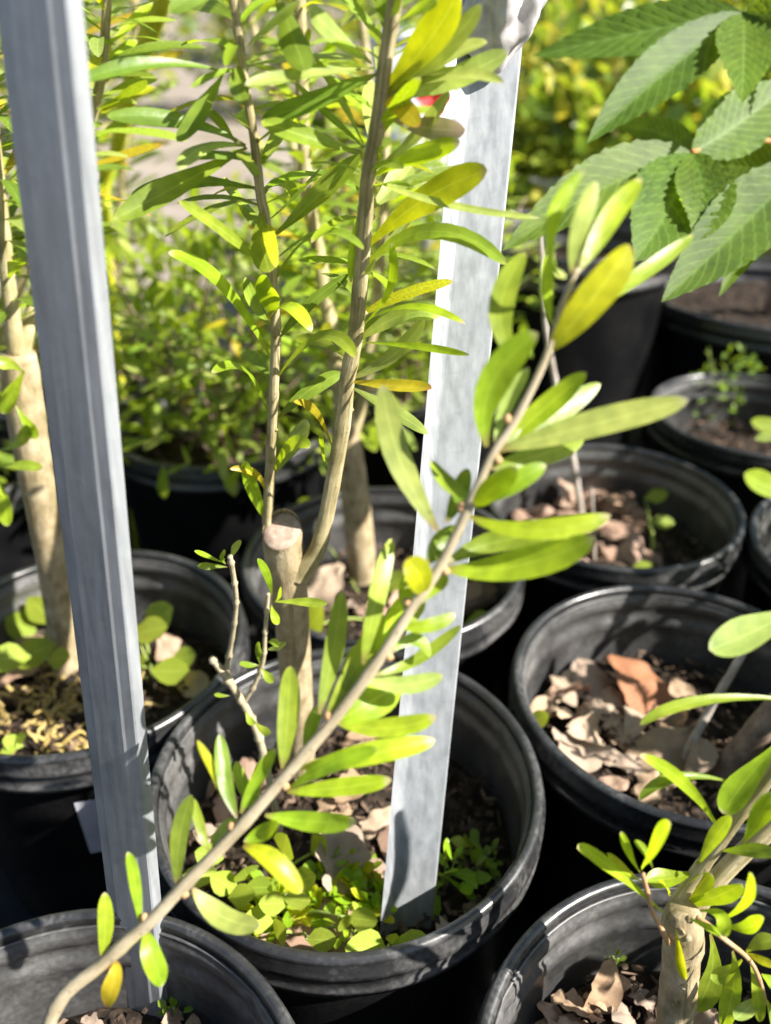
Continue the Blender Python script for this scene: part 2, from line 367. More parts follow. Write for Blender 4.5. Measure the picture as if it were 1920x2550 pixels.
# ------------------------------------------------------------------ the ground
def sheet(name, x0, x1, y0, y1, z, mat, n=2, amp=0.0):
    vs_, fs = [], []
    for j in range(n + 1):
        for i in range(n + 1):
            x = x0 + (x1 - x0) * i / n; y = y0 + (y1 - y0) * j / n
            vs_.append((x, y, z + (amp * noise.noise(Vector((x * 3, y * 3, 0))) if amp else 0)))
    for j in range(n):
        for i in range(n):
            a = j * (n + 1) + i; fs.append((a, a + 1, a + n + 2, a + n + 1))
    return tag(link(name, mesh(name, vs_, fs, mat)), kind='structure')
sheet('ground', -80, 80, -20, 140, -0.012, DIRT)
sheet('weed_mat', -2.2, 2.2, -1.2, 1.75, 0.0, MAT_, 40, 0.003)

# ------------------------------------------------------------------ nursery pots
NSEG = 96
def pot_meshes(r=0.105, h=0.21, rb=0.088):
    def rw(z): return rb + (r - rb) * z / h
    def lathe(prof, name, mod=None, close=False):
        vs_, fs = [], []
        for (rad, z, k) in prof:
            for s in range(NSEG):
                a = 2 * math.pi * s / NSEG
                q = rad + (mod(a, k) if mod else 0)
                vs_.append((q * math.cos(a), q * math.sin(a), z))
        m = len(prof)
        for i in range(m if close else m - 1):
            i2 = (i + 1) % m
            for s in range(NSEG):
                s2 = (s + 1) % NSEG
                fs.append((i * NSEG + s, i * NSEG + s2, i2 * NSEG + s2, i2 * NSEG + s))
        if not close:
            pass
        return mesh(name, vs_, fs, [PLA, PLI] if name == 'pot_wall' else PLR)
    def notch(a, k):
        if k == 0: return 0
        c = abs(((a * 6 / (2 * math.pi) + 0.31) % 1) - 0.5) * 2        # six vertical breaks
        return 0 if c < 0.93 else -k
    body = [(0.0005, 0.004, 0), (rb - .002, 0.004, 0), (rb, 0.008, 0)]
    body += [(rw(z), z, 0) for z in (0.05, 0.10, 0.14)]
    zt = h - 0.030
    body += [(rw(zt), zt, 0), (rw(zt) + .0005, h - .006, 0)]
    # inner side downwards with stepped bands
    body += [(rw(h) - .0035, h - .006, 0)]
    for z, st in ((h - .017, .0016), (h - .034, .0012)):
        body += [(rw(z + .009) - .0022, z + .0095, 0), (rw(z + .008) - .0022 - st, z + .0078, 0), (rw(z) - .0022 - st, z + .0008, 0), (rw(z) - .0022, z - .0006, 0)]
    body += [(rw(z) - .0022, z, 0) for z in (h - .06, .10, .05)] + [(rb - .003, .010, 0), (0.0005, .010, 0)]
    # wall: tag ridge rows for breaks
    body2 = []
    for i, (a, z, k) in enumerate(body):
        body2.append((a, z, 0.0))
    bme = lathe(body2, 'pot_wall')
    # carve the breaks by pushing ridge vertices back at six angles
    for v in bme.vertices:
        a = math.atan2(v.co.y, v.co.x) % (2 * math.pi)
        c = abs(((a * 7 / (2 * math.pi) + 0.18) % 1) - 0.5) * 2
        rad = math.hypot(v.co.x, v.co.y)
        if h - .06 < v.co.z < h - .004 and c > 0.93 and rad < rw(v.co.z) - .0028:
            q = (rw(v.co.z) - .0021) / rad; v.co.x *= q; v.co.y *= q
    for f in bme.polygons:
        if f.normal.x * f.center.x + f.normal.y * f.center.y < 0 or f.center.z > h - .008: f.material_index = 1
    if sum(1 for f in bme.polygons if f.material_index == 0 and abs(f.normal.z) < .5 and f.center.z < .12) == 0:
        pass
    rim = []
    for k in range(15):
        a = math.pi * (-0.15 + 1.30 * k / 14)
        rim.append((r + .0010 + .0030 * math.cos(a), h - .003 + .0030 * math.sin(a), 0))
    rim += [(r - .0030, h - .012, 0), (r + .0028, h - .020, 0), (r + .0036, h - .026, 0), (r + .0050, h - .0265, 0), (r + .0054, h - .022, 0), (r + .0049, h - .0215, 0), (r + .0046, h - .0145, 0), (r + .0056, h - .0140, 0), (r + .0056, h - .0095, 0)]
    rme = lathe(rim, 'rim', close=True)
    return bme, rme
PB, PR = pot_meshes()
POTS = {}
def soil_mesh(rs, seed, dome=0.006):
    vs_, fs = [], []; NR, NS = 18, 60
    for i in range(NR + 1):
        q = rs * i / NR
        for s in range(NS):
            a = 2 * math.pi * s / NS; x, y = q * math.cos(a), q * math.sin(a)
            z = dome * (1 - (i / NR) ** 2) + 0.006 * noise.noise(Vector((x * 28, y * 28, seed))) + 0.004 * noise.noise(Vector((x * 90, y * 90, seed + 3)))
            vs_.append((x, y, z if i < NR else z - .004))
    for i in range(NR):
        for s in range(NS):
            s2 = (s + 1) % NS; fs.append((i * NS + s, i * NS + s2, (i + 1) * NS + s2, (i + 1) * NS + s))
    return mesh('potting_soil', vs_, fs, SOIL)
def mulch_mesh(rs, seed, n):
    rnd = random.Random(seed); vs_, fs = [], []
    for _ in range(n):
        q = rs * math.sqrt(rnd.random()); a = rnd.uniform(0, 6.283)
        c = Vector((q * math.cos(a), q * math.sin(a), rnd.uniform(.002, .010)))
        L, W, T = rnd.uniform(.003, .011), rnd.uniform(.0010, .0040), rnd.uniform(.0006, .002)
        M = Matrix.Rotation(rnd.uniform(0, 6.28), 3, 'Z') @ Matrix.Rotation(rnd.uniform(-.6, .6), 3, 'X') @ Matrix.Rotation(rnd.uniform(-.6, .6), 3, 'Y')
        b = len(vs_)
        for x in (-1, 1):
            for y in (-1, 1):
                for z in (-1, 1):
                    vs_.append(c + M @ Vector((x * L / 2 * rnd.uniform(.35, 1.1), y * W / 2 * rnd.uniform(.2, 1.1), z * T / 2 * rnd.uniform(.6, 1))))
        fs += [tuple(b + k for k in f) for f in ((0, 1, 3, 2), (4, 6, 7, 5), (0, 4, 5, 1), (2, 3, 7, 6), (0, 2, 6, 4), (1, 5, 7, 3))]
    return mesh('bark_mulch', vs_, fs, MULCH, smooth=False)
def pot(key, x, y, label, rot=0.0, sx=1.0, sz=1.0, soilz=0.15, soil_label=None, mulch=420):
    o = thing('nursery_pot', (x, y, 0.004), label, 'plant pot', 'black nursery pots')
    b = link('wall', PB, o); b.matrix_parent_inverse = Matrix.Identity(4)
    r_ = link('rim', PR, o); r_.matrix_parent_inverse = Matrix.Identity(4)
    o.rotation_euler = (0, 0, rot); o.scale = (sx, sx, sz)
    rs = 0.0985 * sx
    s = link('potting_soil', soil_mesh(rs, len(POTS) * 5.3), None, (x, y, soilz))
    tag(s, soil_label or 'dark soil filling the ' + label[0].lower() + label[1:], 'soil', None, 'stuff')
    if mulch:
        mm = link('bark_mulch', mulch_mesh(rs * .95, 100 + len(POTS), mulch), None, (x, y, soilz + .004))
        tag(mm, 'bits of bark over the soil in the ' + label[0].lower() + label[1:], 'bark mulch', None, 'stuff')
    POTS[key] = (x, y, soilz); return o
pot('central', -.022, .328, 'black pot with the short cut-off trunk and steel stake', 0.55, mulch=700)
pot('backleft', -.205, .445, 'black pot with yellowish surface roots and a pale sticker', 0.2)
pot('backmid', -.002, .546, 'black pot directly behind the cut-off trunk', 1.0)
pot('rightback', .197, .632, 'black pot with thin grey stem and pinkish bark pieces', 0.4, mulch=700)
pot('rightmid', .190, .398, 'black pot full of large dry leaves', 0.75, mulch=600)
pot('botright', .142, .158, 'black pot with the thick pale trunk forking low', 0.1, mulch=600)
pot('botleft', -.132, .138, 'black pot with the leaning branch and bent steel stake', 0.9, mulch=500)
pot('fern', .392, .817, 'black pot with a feathery dark green weed', 0.3)
pot('edge', .402, .552, 'black pot with empty lit wall beside the leaf-filled pot', 0.0)
pot('shrub', -.17, .81, 'black pot under the dense small-leaved shrub', 0.0, sx=1.12)
pot('farleft', -.43, .70, 'black pot beside the pot with yellow roots', 0.7)
pot('shrubr', .035, .945, 'black pot between the shrub pot and the wide tub', 0.7, sz=0.97, soilz=.14)
pot('tall', .235, 1.12, 'tall black pot left of the wide tub', .5, sx=1.30, sz=1.55, soilz=.27)
pot('behindleft', -.36, .985, 'black pot behind the small-leaved shrub pot', .3)
tub = pot('tub', .535, 1.15, 'wide black tub holding the serrated-leaf tree', 0.2, sx=1.65, sz=1.15, soilz=.21, mulch=300)
pot('nearright', .420, .325, 'black pot just right of the leaf-filled pot', .6)
pot('nearright2', .372, .110, 'black pot just right of the forked sapling pot', .2)
# sticker on the back-left pot's outer wall
def sticker():
    vs_, fs = [], []
    x0, y0, _ = POTS['backleft']
    for j in range(2):
        z = .165 - .052 * j; rad = .088 + .017 * z / .21 + .0008
        for i in range(7):
            a = math.radians(-80 + 15 * i / 6); vs_.append((x0 + rad * math.cos(a), y0 + rad * math.sin(a), z + .004))
    for i in range(6): fs.append((i, i + 1, i + 8, i + 7))
    return mesh('sticker', vs_, fs, STICK)
blp = [o for o in bpy.data.objects if o.get('label', '').startswith('black pot with yellowish')][0]
st = link('sticker', sticker(), blp); st.matrix_parent_inverse = Matrix.Rotation(-.2, 4, 'Z') @ Matrix.Translation((-POTS['backleft'][0], -POTS['backleft'][1], -.004))
st['label'] = 'pale lilac paper sticker'

# ------------------------------------------------------------------ steel stakes
def stake(label, A, B, W, yaw, ext=0.25, lip=0.012, c=.0042, cd_=.0034, angle=False):
    o = thing('steel_stake', A, label, 'steel stake')
    ax = (B - A).normalized(); Lg = (B - A).length + ext
    f = Vector((math.sin(yaw), -math.cos(yaw), 0)); f = (f - ax * f.dot(ax)).normalized(); s = ax.cross(f).normalized() * -1
    if s.x < 0: s = -s
    h = W / 2; t = .0014
    prof = [(-h, lip + cd_), (-h, cd_ + .0006), (-h + .0006, cd_), (-h + c, .0004), (-h + c + .0012, 0), (h - c - .0012, 0), (h - c, .0004), (h - .0006, cd_), (h, cd_ + .0006), (h, lip + cd_)]
    if angle: prof = [(-h, -.0058), (-h + .0056, -.0008), (-h + .0066, -.0002), (-h + .0076, 0), (h - .0012, 0), (h - .0003, .0006), (h, .0022)]
    inn = []
    for k, (x, y) in enumerate(prof):
        x2 = x * (1 - t / h); inn.append((x2, y + (t if abs(x) < h - .0005 or angle else 0.0)))
    loop = prof + inn[::-1]; n = len(loop); vs_, fs = [], []
    N = 30
    for i in range(N + 1):
        q = A + ax * (-0.05 + (Lg + .05) * i / N)
        for (x, y) in loop: vs_.append(q + s * x - f * y)
    for i in range(N):
        for k in range(n):
            k2 = (k + 1) % n; fs.append((i * n + k, i * n + k2, (i + 1) * n + k2, (i + 1) * n + k))
    fs.append(tuple(range(n))); fs.append(tuple(reversed(range(N * n, N * n + n))))
    me = mesh('channel', vs_, fs, GALV, smooth=False)
    link('channel', me, o); return o
LA, LB = PD(352, 2550, .425), PD(116, 430, .255)
stake('galvanised steel stake standing in shade with one thin sunlit edge', LA, LB, .0268, math.radians(-24), .2, .0062, .0052, .0008)
RA, RB = PZ(1008, 2335, .150), PD(1209, 230, .362)
stake('bright sunlit galvanised steel stake in the pot of the cut-off trunk', RA, RB, .0285, math.radians(1), .12, angle=True)

# crumpled cloth bundled over the right stake
def cloth():
    bm = bmesh.new(); bmesh.ops.create_icosphere(bm, subdivisions=5, radius=1)
    for v in bm.verts:
        p = v.co.copy(); q = p.copy(); q.x *= .0155; q.y *= .0125; q.z *= .026
        d = noise.ridged_multi_fractal(p * 1.7 + Vector((3, 1, 2)), 0.9, 2.1, 3, 1.0, 2.0) * .0010 + noise.noise(p * 1.9) * .005
        q += p * (d - .002); q.x *= 1 + .35 * max(0, p.z); v.co = q
    me = bpy.data.meshes.new('cloth'); bm.to_mesh(me); bm.free(); me.materials.append(WRAP)
    me.polygons.foreach_set('use_smooth', [True] * len(me.polygons)); return me
co = link('crumpled_cloth', cloth(), None, PD(1262, 14, .345)); co.rotation_euler = (0.25, 0.28, 0.3)
tag(co, 'crumpled grey cloth bundled on top of the sunlit stake', 'cloth')

# ------------------------------------------------------------------ the cut-off plant (middle pot)
hero = thing('potted_sapling', PZ(750, 1925, .15), 'sapling with sawn-off trunk and two upright pale leafy stems', 'sapling', 'young saplings in pots')
HY = .365
tr_pts = [PY(753, 1985, HY + .018), PY(748, 1880, HY + .018), PY(737, 1700, HY + .013), PY(722, 1500, HY + .006), PY(708, 1390, HY + .002), PY(702, 1318, HY - .001)]
tv, tf, tu = tube_geo(tr_pts, [.0098, .0092, .0094, .0098, .0106, .0101], sides=28, sub=10, facet=.02, rough=.05)
# slanted saw cut
cn = Vector((-.14, -.42, .90)).normalized(); cp = tr_pts[-1] - Vector((0, 0, .001))
for k, v in enumerate(tv):
    row = k // 28; last = len(tv) // 28 - 1
    ctr_row = sum(tv[row * 28:row * 28 + 28], Vector()) / 28 if row >= last - 8 else None
    if row >= last - 8:
        q = (row - (last - 8)) / 8
        off = -((v.x - cp.x) * cn.x + (v.y - cp.y) * cn.y) / cn.z
        tv[k] = Vector((v.x, v.y, v.z + off * q))
trunk = link('trunk', mesh('trunk', tv, [f for f in tf if len(f) == 4], BK, tu), hero)
ring = tv[-28:]
for k in range(28):
    dd = (ring[k] - cp).dot(cn); ring[k] = ring[k] - Vector((0, 0, 1)) * (dd / cn.z)
ctr = sum(ring, Vector()) / 28
cvs = [q - cn * .0006 for q in ring] + [ctr + (q - ctr) * .93 + cn * .0006 for q in ring] + [ctr + (q - ctr) * .5 + cn * .0003 for q in ring] + [ctr + cn * .0004]
cfs = []
for k in range(28):
    k2 = (k + 1) % 28; cfs += [(k, k2, 28 + k2, 28 + k), (28 + k, 28 + k2, 56 + k2, 56 + k), (56 + k, 56 + k2, 84)]
link('cut_face', mesh('cut_face', cvs, cfs, CUT), trunk)['label'] = 'pale sawn end of the trunk'

def ylerp(py, a, b): return b + (a - b) * max(0, min(1, py / 1400))
def hy(py): return HY - .030 * (1 - max(0, min(1, py / 1400)))
Lp = [(690, 1420), (676, 1370), (666, 1300), (669, 1238), (676, 1100), (680, 1020), (683, 935), (686, 815), (677, 686), (659, 540), (650, 500), (642, 435), (630, 330), (612, 225), (600, 129), (582, 0), (566, -120), (556, -230)]
Rp = [(742, 1440), (760, 1408), (788, 1368), (806, 1307), (826, 1210), (846, 1100), (858, 1020), (864, 950), (879, 875), (890, 800), (900, 680), (912, 530), (919, 435), (943, 300), (961, 150), (985, 0), (1000, -120), (1008, -230)]
def stempts(pp, yo=0.0): return [PY(x, y, hy(y) + yo) for x, y in pp]
stL = stem(hero, stempts(Lp, .007), [.0032, .0032, .0027, .0026, .0025, .0024, .0023, .0022, .0021, .0020, .0019, .0018, .0017, .0016, .0015, .0015, .0014, .0012], BS, sides=14, sub=6, facet=.09, nodes=.10)
stR = stem(hero, stempts(Rp), [.0052, .0054, .0045, .0039, .0037, .0036, .0035, .0034, .0033, .0032, .0031, .0030, .0029, .0028, .0027, .0026, .0025, .0023], BS, sides=16, sub=6, facet=.10, nodes=.07, seed=2)
# (base) (via on the blade or None) (tip) width material stem dY_tip
HL = [
 ((556, 178), (380, 158), (188, 205), 31, LD, 'L', -.03), ((612, 362), (450, 298), (267, 290), 37, LD, 'L', -.02), ((556, 182), (510, 262), (440, 352), 38, LD, 'L', -.01),
 ((592, 362), (555, 315), (513, 267), 22, LG, 'L', .01), ((612, 364), (508, 366), (450, 420), 40, LP, 'L', -.03), ((615, 368), (461, 452), (282, 547), 52, LG, 'L', -.03),
 ((640, 470), (470, 452), (326, 490), 44, LD, 'L', .0), ((600, 165), (592, 212), (604, 262), 42, LD, 'L', -.03), ((640, 648), (560, 578), (444, 500), 27, LG, 'L', -.03),
 ((671, 884), (548, 702), (419, 630), 27, LF, 'L', -.03), ((652, 520), (652, 600), (672, 678), 58, LG, 'L', -.022), ((677, 790), (670, 735), (668, 690), 52, LF, 'L', -.02),
 ((664, 806), (716, 762), (776, 826), 38, LF, 'L', -.03), ((665, 1022), (608, 922), (527, 930), 31, LF, 'L', -.03), ((693, 937), (800, 838), (886, 893), 36, LG, 'L', -.04),
 ((694, 842), (772, 756), (868, 682), 27, LD, 'L', .01), ((690, 690), (790, 584), (905, 622), 38, LG, 'L', -.045), ((675, 593), (778, 502), (897, 384), 42, LG, 'L', -.0),
 ((610, 123), (665, 60), (745, 8), 62, LG, 'L', -.02), ((688, -10), (725, 80), (760, 177), 62, LD, 'L', -.03), ((926, 157), (845, 95), (769, 14), 48, LP, 'R', -.02),
 ((934, 170), (770, 186), (610, 212), 36, LP, 'R', -.03), ((937, 186), (790, 250), (652, 298), 48, LD, 'R', -.0), ((904, 366), (820, 288), (736, 208), 17, LG, 'R', .0),
 ((904, 360), (855, 255), (784, 144), 19, LG, 'R', .0), ((900, 382), (775, 345), (650, 302), 46, LG, 'R', -.01), ((952, 237), (1062, 110), (1141, -20), 72, LY, 'R', -.02),
 ((952, 242), (1085, 140), (1200, 10), 50, LP, 'R', -.015), ((952, 237), (1110, 190), (1254, 207), 40, LP, 'R', -.025), ((952, 244), (1130, 195), (1264, 128), 48, LP, 'R', -.01),
 ((952, 236), (1090, 155), (1214, 104), 50, LP, 'R', -.006), ((996, 51), (1042, 24), (1090, 4), 26, LG, 'R', -.01), ((950, 250), (1000, 268), (1042, 316), 42, LO, 'R', -.02),
 ((953, 284), (1060, 318), (1160, 322), 46, LT, 'R', -.015), ((926, 428), (1035, 340), (1121, 230), 37, LP, 'R', -.02), ((926, 440), (1030, 390), (1146, 352), 40, LF, 'R', -.02),
 ((907, 446), (950, 410), (1006, 420), 26, LG, 'R', -.02), ((916, 614), (1050, 500), (1214, 424), 70, LY, 'R', -.03), ((928, 446), (1100, 506), (1346, 543), 19, LP, 'R', -.03),
 ((912, 659), (1080, 575), (1262, 660), 38, LG, 'R', -.03), ((903, 810), (972, 714), (972, 604), 19, LF, 'R', -.01), ((904, 806), (1020, 764), (1160, 807), 22, LF, 'R', -.03),
 ((900, 842), (1010, 782), (1096, 790), 44, LP, 'R', -.025), ((900, 853), (1030, 862), (1170, 884), 16, LF, 'R', -.03), ((868, 945), (985, 880), (1056, 790), 31, LP, 'R', -.01),
 ((866, 950), (970, 960), (1075, 968), 38, LO, 'R', -.035), ((868, 962), (960, 1010), (1067, 1082), 30, LP, 'R', -.03), ((694, 1040), (775, 968), (852, 929), 36, LD, 'L', .02),
 ((826, 1110), (785, 1025), (732, 1002), 19, LO, 'R', -.02), ((812, 1160), (802, 1120), (800, 1080), 14, LF, 'R', -.01), ((682, 1184), (724, 1112), (766, 1046), 42, LP, 'L', .0),
 ((682, 1172), (728, 1106), (772, 1116), 31, LF, 'L', -.02), ((660, 1293), (630, 1220), (606, 1146), 28, LF, 'L', -.01), ((662, 1241), (640, 1182), (572, 1168), 17, LO, 'L', -.015),
 ((925, 425), (940, 395), (950, 362), 16, LF, 'R', -.01), ((905, 500), (880, 600), (874, 704), 15, LF, 'R', -.0), ((958, 78), (950, 20), (946, -40), 30, LD, 'R', .01),
 ((902, 674), (950, 694), (976, 732), 16, LF, 'R', .01), ((922, 520), (975, 470), (1026, 414), 52, LP, 'R', .012), ((655, 482), (695, 458), (739, 490), 34, LG, 'L', .02),
 ((640, 420), (690, 350), (735, 250), 34, LG, 'L', .04), ((662, 560), (600, 500), (560, 440), 30, LG, 'L', .04), ((872, 900), (800, 850), (735, 845), 26, LG, 'R', .05),
 ((972, 60), (905, 30), (850, 60), 42, LP, 'R', .05), ((590, 60), (540, 20), (470, 12), 36, LG, 'L', .03), ((575, -30), (500, -20), (420, 30), 38, LD, 'L', -.02),
 ((1000, -60), (930, -30), (880, 40), 42, LG, 'R', .04), ((686, 820), (640, 770), (612, 690), 26, LG, 'L', .03), ((690, 960), (640, 900), (600, 880), 26, LD, 'L', .04),
]
def nearest(pp, py):
    for (x0, y0), (x1, y1) in zip(pp, pp[1:]):
        if (y0 - py) * (y1 - py) <= 0 and y0 != y1: return x0 + (x1 - x0) * (py - y0) / (y1 - y0)
    return pp[0][0]
for b, v, t, wd, mt, sid, dy in HL:
    o_, yo = (stL, .007) if sid == 'L' else (stR, 0.0)
    Yb = hy(b[1]) + yo; Yt = Yb + dy + R(-.004, .004); Ym = (Yb + Yt) / 2 + R(-.003, .003)
    B_, M_, T_ = PY(*b, Yb), PY(*v, Ym), PY(*t, Yt)
    leaf_between(o_, B_, M_, T_, wd * depth(M_) / FPX * 1.2, mt, prof=random.choice((prof_spat, prof_strap)))
for k in range(9):
    py = 180 + k * 120; bud(stR, PY(nearest(Rp, py) + (17 if k % 2 else -15), py, hy(py)), .0013, BS)
    bud(stL, PY(nearest(Lp, py + 50) + (10 if k % 2 else -9), py + 50, hy(py) + .007), .001, BS)
# thin side shoots rising from the soil in front of the trunk
TY = .335
tw = stem(hero, [PZ(712, 2140, .150), PY(694, 2060, TY), PY(677, 1972, TY), PY(653, 1866, TY), PY(634, 1809, TY), PY(605, 1751, TY), PY(566, 1690, TY), PY(545, 1662, TY), PY(526, 1638, TY)], [.0024, .0023, .0022, .0022, .0021, .0021, .0021, .0020, .0017], BF, name='shoot', sides=10, sub=9, nodes=.45, nf=420)
tw2 = stem(hero, [PY(566, 1690, TY), PY(566, 1660, TY), PY(581, 1569, TY - .004), PY(588, 1500, TY - .006), PY(583, 1445, TY - .008), PY(572, 1384, TY - .01)], [.0014, .0014, .0013, .0012, .0012, .0013], BF, name='shoot', sides=8, sub=9, nodes=.6, nf=480)
tw3 = stem(hero, [PY(608, 1750, TY), PY(636, 1700, TY), PY(655, 1646, TY), PY(660, 1580, TY), PY(664, 1530, TY), PY(668, 1478, TY)], [.0013, .0012, .0012, .0011, .0011, .0010], BF, name='shoot', sides=8, sub=9, nodes=.6, nf=480, seed=2)
for par, b, v, t, wd, mt in [
  (tw2, (556, 1401), (522, 1388), (484, 1372), 13, LF), (tw2, (566, 1412), (528, 1410), (492, 1409), 16, LG), (tw2, (562, 1404), (553, 1388), (562, 1372), 18, LG), (tw2, (574, 1392), (584, 1368), (597, 1344), 18, LP),
  (tw3, (677, 1488), (668, 1440), (641, 1391), 19, LF), (tw3, (686, 1497), (694, 1485), (700, 1462), 15, LF), (tw3, (676, 1498), (750, 1500), (816, 1503), 22, LG), (tw3, (676, 1506), (682, 1532), (692, 1556), 20, LF),
  (tw3, (648, 1655), (644, 1625), (647, 1600), 18, LD), (tw3, (664, 1618), (690, 1612), (711, 1606), 24, LP), (tw3, (666, 1600), (680, 1598), (696, 1610), 16, LG), (tw3, (646, 1657), (620, 1656), (597, 1656), 20, LG), (tw3, (650, 1663), (664, 1682), (681, 1700), 22, LG),
  (tw, (572, 1733), (552, 1732), (533, 1731), 12, LG), (tw, (634, 1796), (652, 1816), (673, 1828), 20, LG), (tw, (612, 1772), (620, 1790), (634, 1806), 18, LG)]:
    leaf_between(par, PY(*b, TY - .004), PY(*v, TY - .006), PY(*t, TY - .010), wd * .42 / FPX * 1.1, mt)

# ------------------------------------------------------------------ the leaning branch (bottom-left pot)
x0, y0, z0 = POTS['botleft']
lean = thing('potted_sapling', (x0 + .004, y0 + .010, z0), 'sapling with long blurred branch slanting across in front of everything', 'sapling', 'young saplings in pots')
def bd(py): return .250 + (py - 669) / (2535 - 669) * .050
Bp = [(127, 2535), (259, 2397), (374, 2294), (446, 2217), (590, 2068), (696, 1948), (830, 1794), (955, 1626), (1028, 1509), (1095, 1412), (1162, 1274), (1225, 1135), (1278, 1055), (1354, 904), (1404, 753), (1438, 669)]
bpts = [Vector((x0 + .004, y0 + .010, z0 - .01)), Vector((x0 + .002, y0 + .013, z0 + .06))] + [PD(x, y, bd(y)) for x, y in Bp]
br = stem(lean, bpts, [.0046, .0036] + [.0025, .0024, .0023, .0022, .0021, .0020, .0019, .0018, .0017, .0016, .0015, .0014, .0013, .0012, .0010, .0008], BF, name='branch', sides=14, sub=6, facet=.04, nodes=.16)
FL = [
 ((1392, 690), (1370, 560), (1452, 436), 44, LF, 0), ((1425, 681), (1440, 570), (1484, 462), 64, LP, -.012), ((1440, 676), (1510, 560), (1590, 452), 60, LY, .01), ((1295, 905), (1245, 775), (1309, 638), 70, LG, .012),
 ((1376, 812), (1360, 720), (1372, 634), 36, LY, .008), ((1366, 872), (1470, 752), (1562, 620), 98, LY, -.01), ((1440, 790), (1580, 695), (1716, 592), 44, LG, .03), ((1212, 1112), (1222, 960), (1336, 840), 88, LY, -.01),
 ((1232, 1106), (1262, 1010), (1314, 922), 40, LP, 0), ((1240, 1128), (1342, 1030), (1452, 936), 64, LF, 0), ((1242, 1130), (1362, 1046), (1486, 962), 58, LG, .012), ((1236, 1120), (1460, 1062), (1696, 1000), 76, LP, -.012),
 ((1222, 1165), (1330, 1138), (1446, 1096), 64, LG, .01), ((1190, 1256), (1262, 1210), (1354, 1162), 58, LF, -.006), ((1176, 1264), (1222, 1220), (1282, 1166), 64, LF, -.014), ((1090, 1322), (998, 1150), (958, 972), 74, LP, .004),
 ((1112, 1300), (1140, 1240), (1164, 1172), 48, LD, .01), ((1168, 1284), (1330, 1322), (1508, 1282), 60, LF, -.006), ((1112, 1402), (1225, 1352), (1362, 1338), 60, LG, .006), ((1106, 1416), (1285, 1410), (1468, 1340), 88, LF, -.012),
 ((1052, 1482), (1048, 1440), (1012, 1398), 78, LY, -.012), ((905, 1655), (935, 1500), (975, 1352), 54, LG, .004), ((932, 1642), (968, 1560), (1004, 1488), 54, LF, .008), ((1064, 1402), (1092, 1360), (1140, 1314), 62, LD, .01),
 ((1050, 1500), (1082, 1460), (1114, 1436), 42, LF, .004), ((795, 1778), (828, 1630), (850, 1484), 54, LG, .006), ((704, 1916), (716, 1790), (722, 1668), 58, LG, .004), ((812, 1790), (880, 1670), (950, 1540), 56, LG, .010),
 ((836, 1800), (915, 1752), (996, 1704), 92, LY, .010), ((905, 1692), (1000, 1706), (1096, 1682), 50, LP, .004), ((972, 1626), (1030, 1592), (1066, 1636), 38, LG, .006), ((926, 1684), (1040, 1640), (1140, 1562), 34, LG, .010),
 ((832, 1794), (960, 1814), (1077, 1783), 54, LY, -.004), ((746, 1912), (905, 1882), (1072, 1846), 62, LF, -.004), ((720, 1964), (825, 1905), (932, 1868), 46, LF, -.012), ((716, 1972), (842, 1962), (966, 1942), 50, LF, -.002),
 ((660, 2030), (770, 2046), (880, 2044), 54, LF, -.008), ((608, 2098), (650, 2076), (692, 2052), 44, LF, -.004), ((606, 2106), (680, 2146), (746, 2218), 62, LY, -.006), ((480, 2212), (548, 2280), (640, 2304), 68, LP, -.004),
 ((442, 2208), (446, 2090), (476, 1988), 48, LD, .004), ((586, 2032), (545, 1945), (494, 1850), 32, LY, .004), ((590, 2036), (560, 1940), (548, 1836), 44, LD, .010), ((600, 2026), (638, 1945), (684, 1870), 38, LF, .002),
 ((520, 2118), (498, 2060), (484, 1994), 28, LG, .008), ((530, 2112), (552, 2082), (588, 2038), 44, LP, .002), ((348, 2306), (338, 2210), (318, 2128), 34, LY, .002), ((254, 2388), (262, 2310), (260, 2228), 42, LF, .0),
 ((364, 2318), (378, 2380), (404, 2450), 60, LF, -.004), ((290, 2392), (282, 2446), (264, 2502), 48, LO, -.002), ((640, 2040), (625, 1990), (648, 1945), 36, LG, .012), ((1150, 1290), (1132, 1330), (1100, 1352), 40, LG, .014),
 ((985, 1580), (1020, 1540), (1052, 1492), 46, LG, .012), ((1000, 1560), (1062, 1560), (1128, 1530), 40, LF, .004), ((870, 1745), (868, 1680), (892, 1610), 44, LG, .014), ((1015, 1530), (1010, 1470), (1030, 1420), 50, LF, .012), ((760, 1880), (770, 1820), (800, 1760), 40, LD, .014), ((1180, 1240), (1120, 1210), (1080, 1150), 44, LG, .014), ((640, 2012), (606, 1960), (590, 1900), 36, LG, .014),
]
for b, v, t, wd, mt, dz in FL:
    D0 = bd(b[1]); B_, M_, T_ = PD(*b, D0), PD(*v, D0 + dz * .6 + R(-.004, .004)), PD(t[0] + (t[0] - b[0]) * .04, t[1] + (t[1] - b[1]) * .04, D0 + dz + R(-.004, .004))
    if b[1] > 2290 and mt is LY: mt = LF
    leaf_between(br, B_, M_, T_, wd * depth(M_) / FPX * .92, LF if (mt is LY and wd < 95 and R(0, 1) < .6) else mt, prof=prof_strap, facing=((CAM - M_).normalized() + Vector((R(.05, .75), 0, R(.1, .65)))).normalized(), fold=R(.05, .25))
for (x, y), s_ in zip(Bp[1:13], [1, -1] * 6): bud(br, PD(x + 14 * s_, y + 10 * s_, bd(y)), .0017, BO)

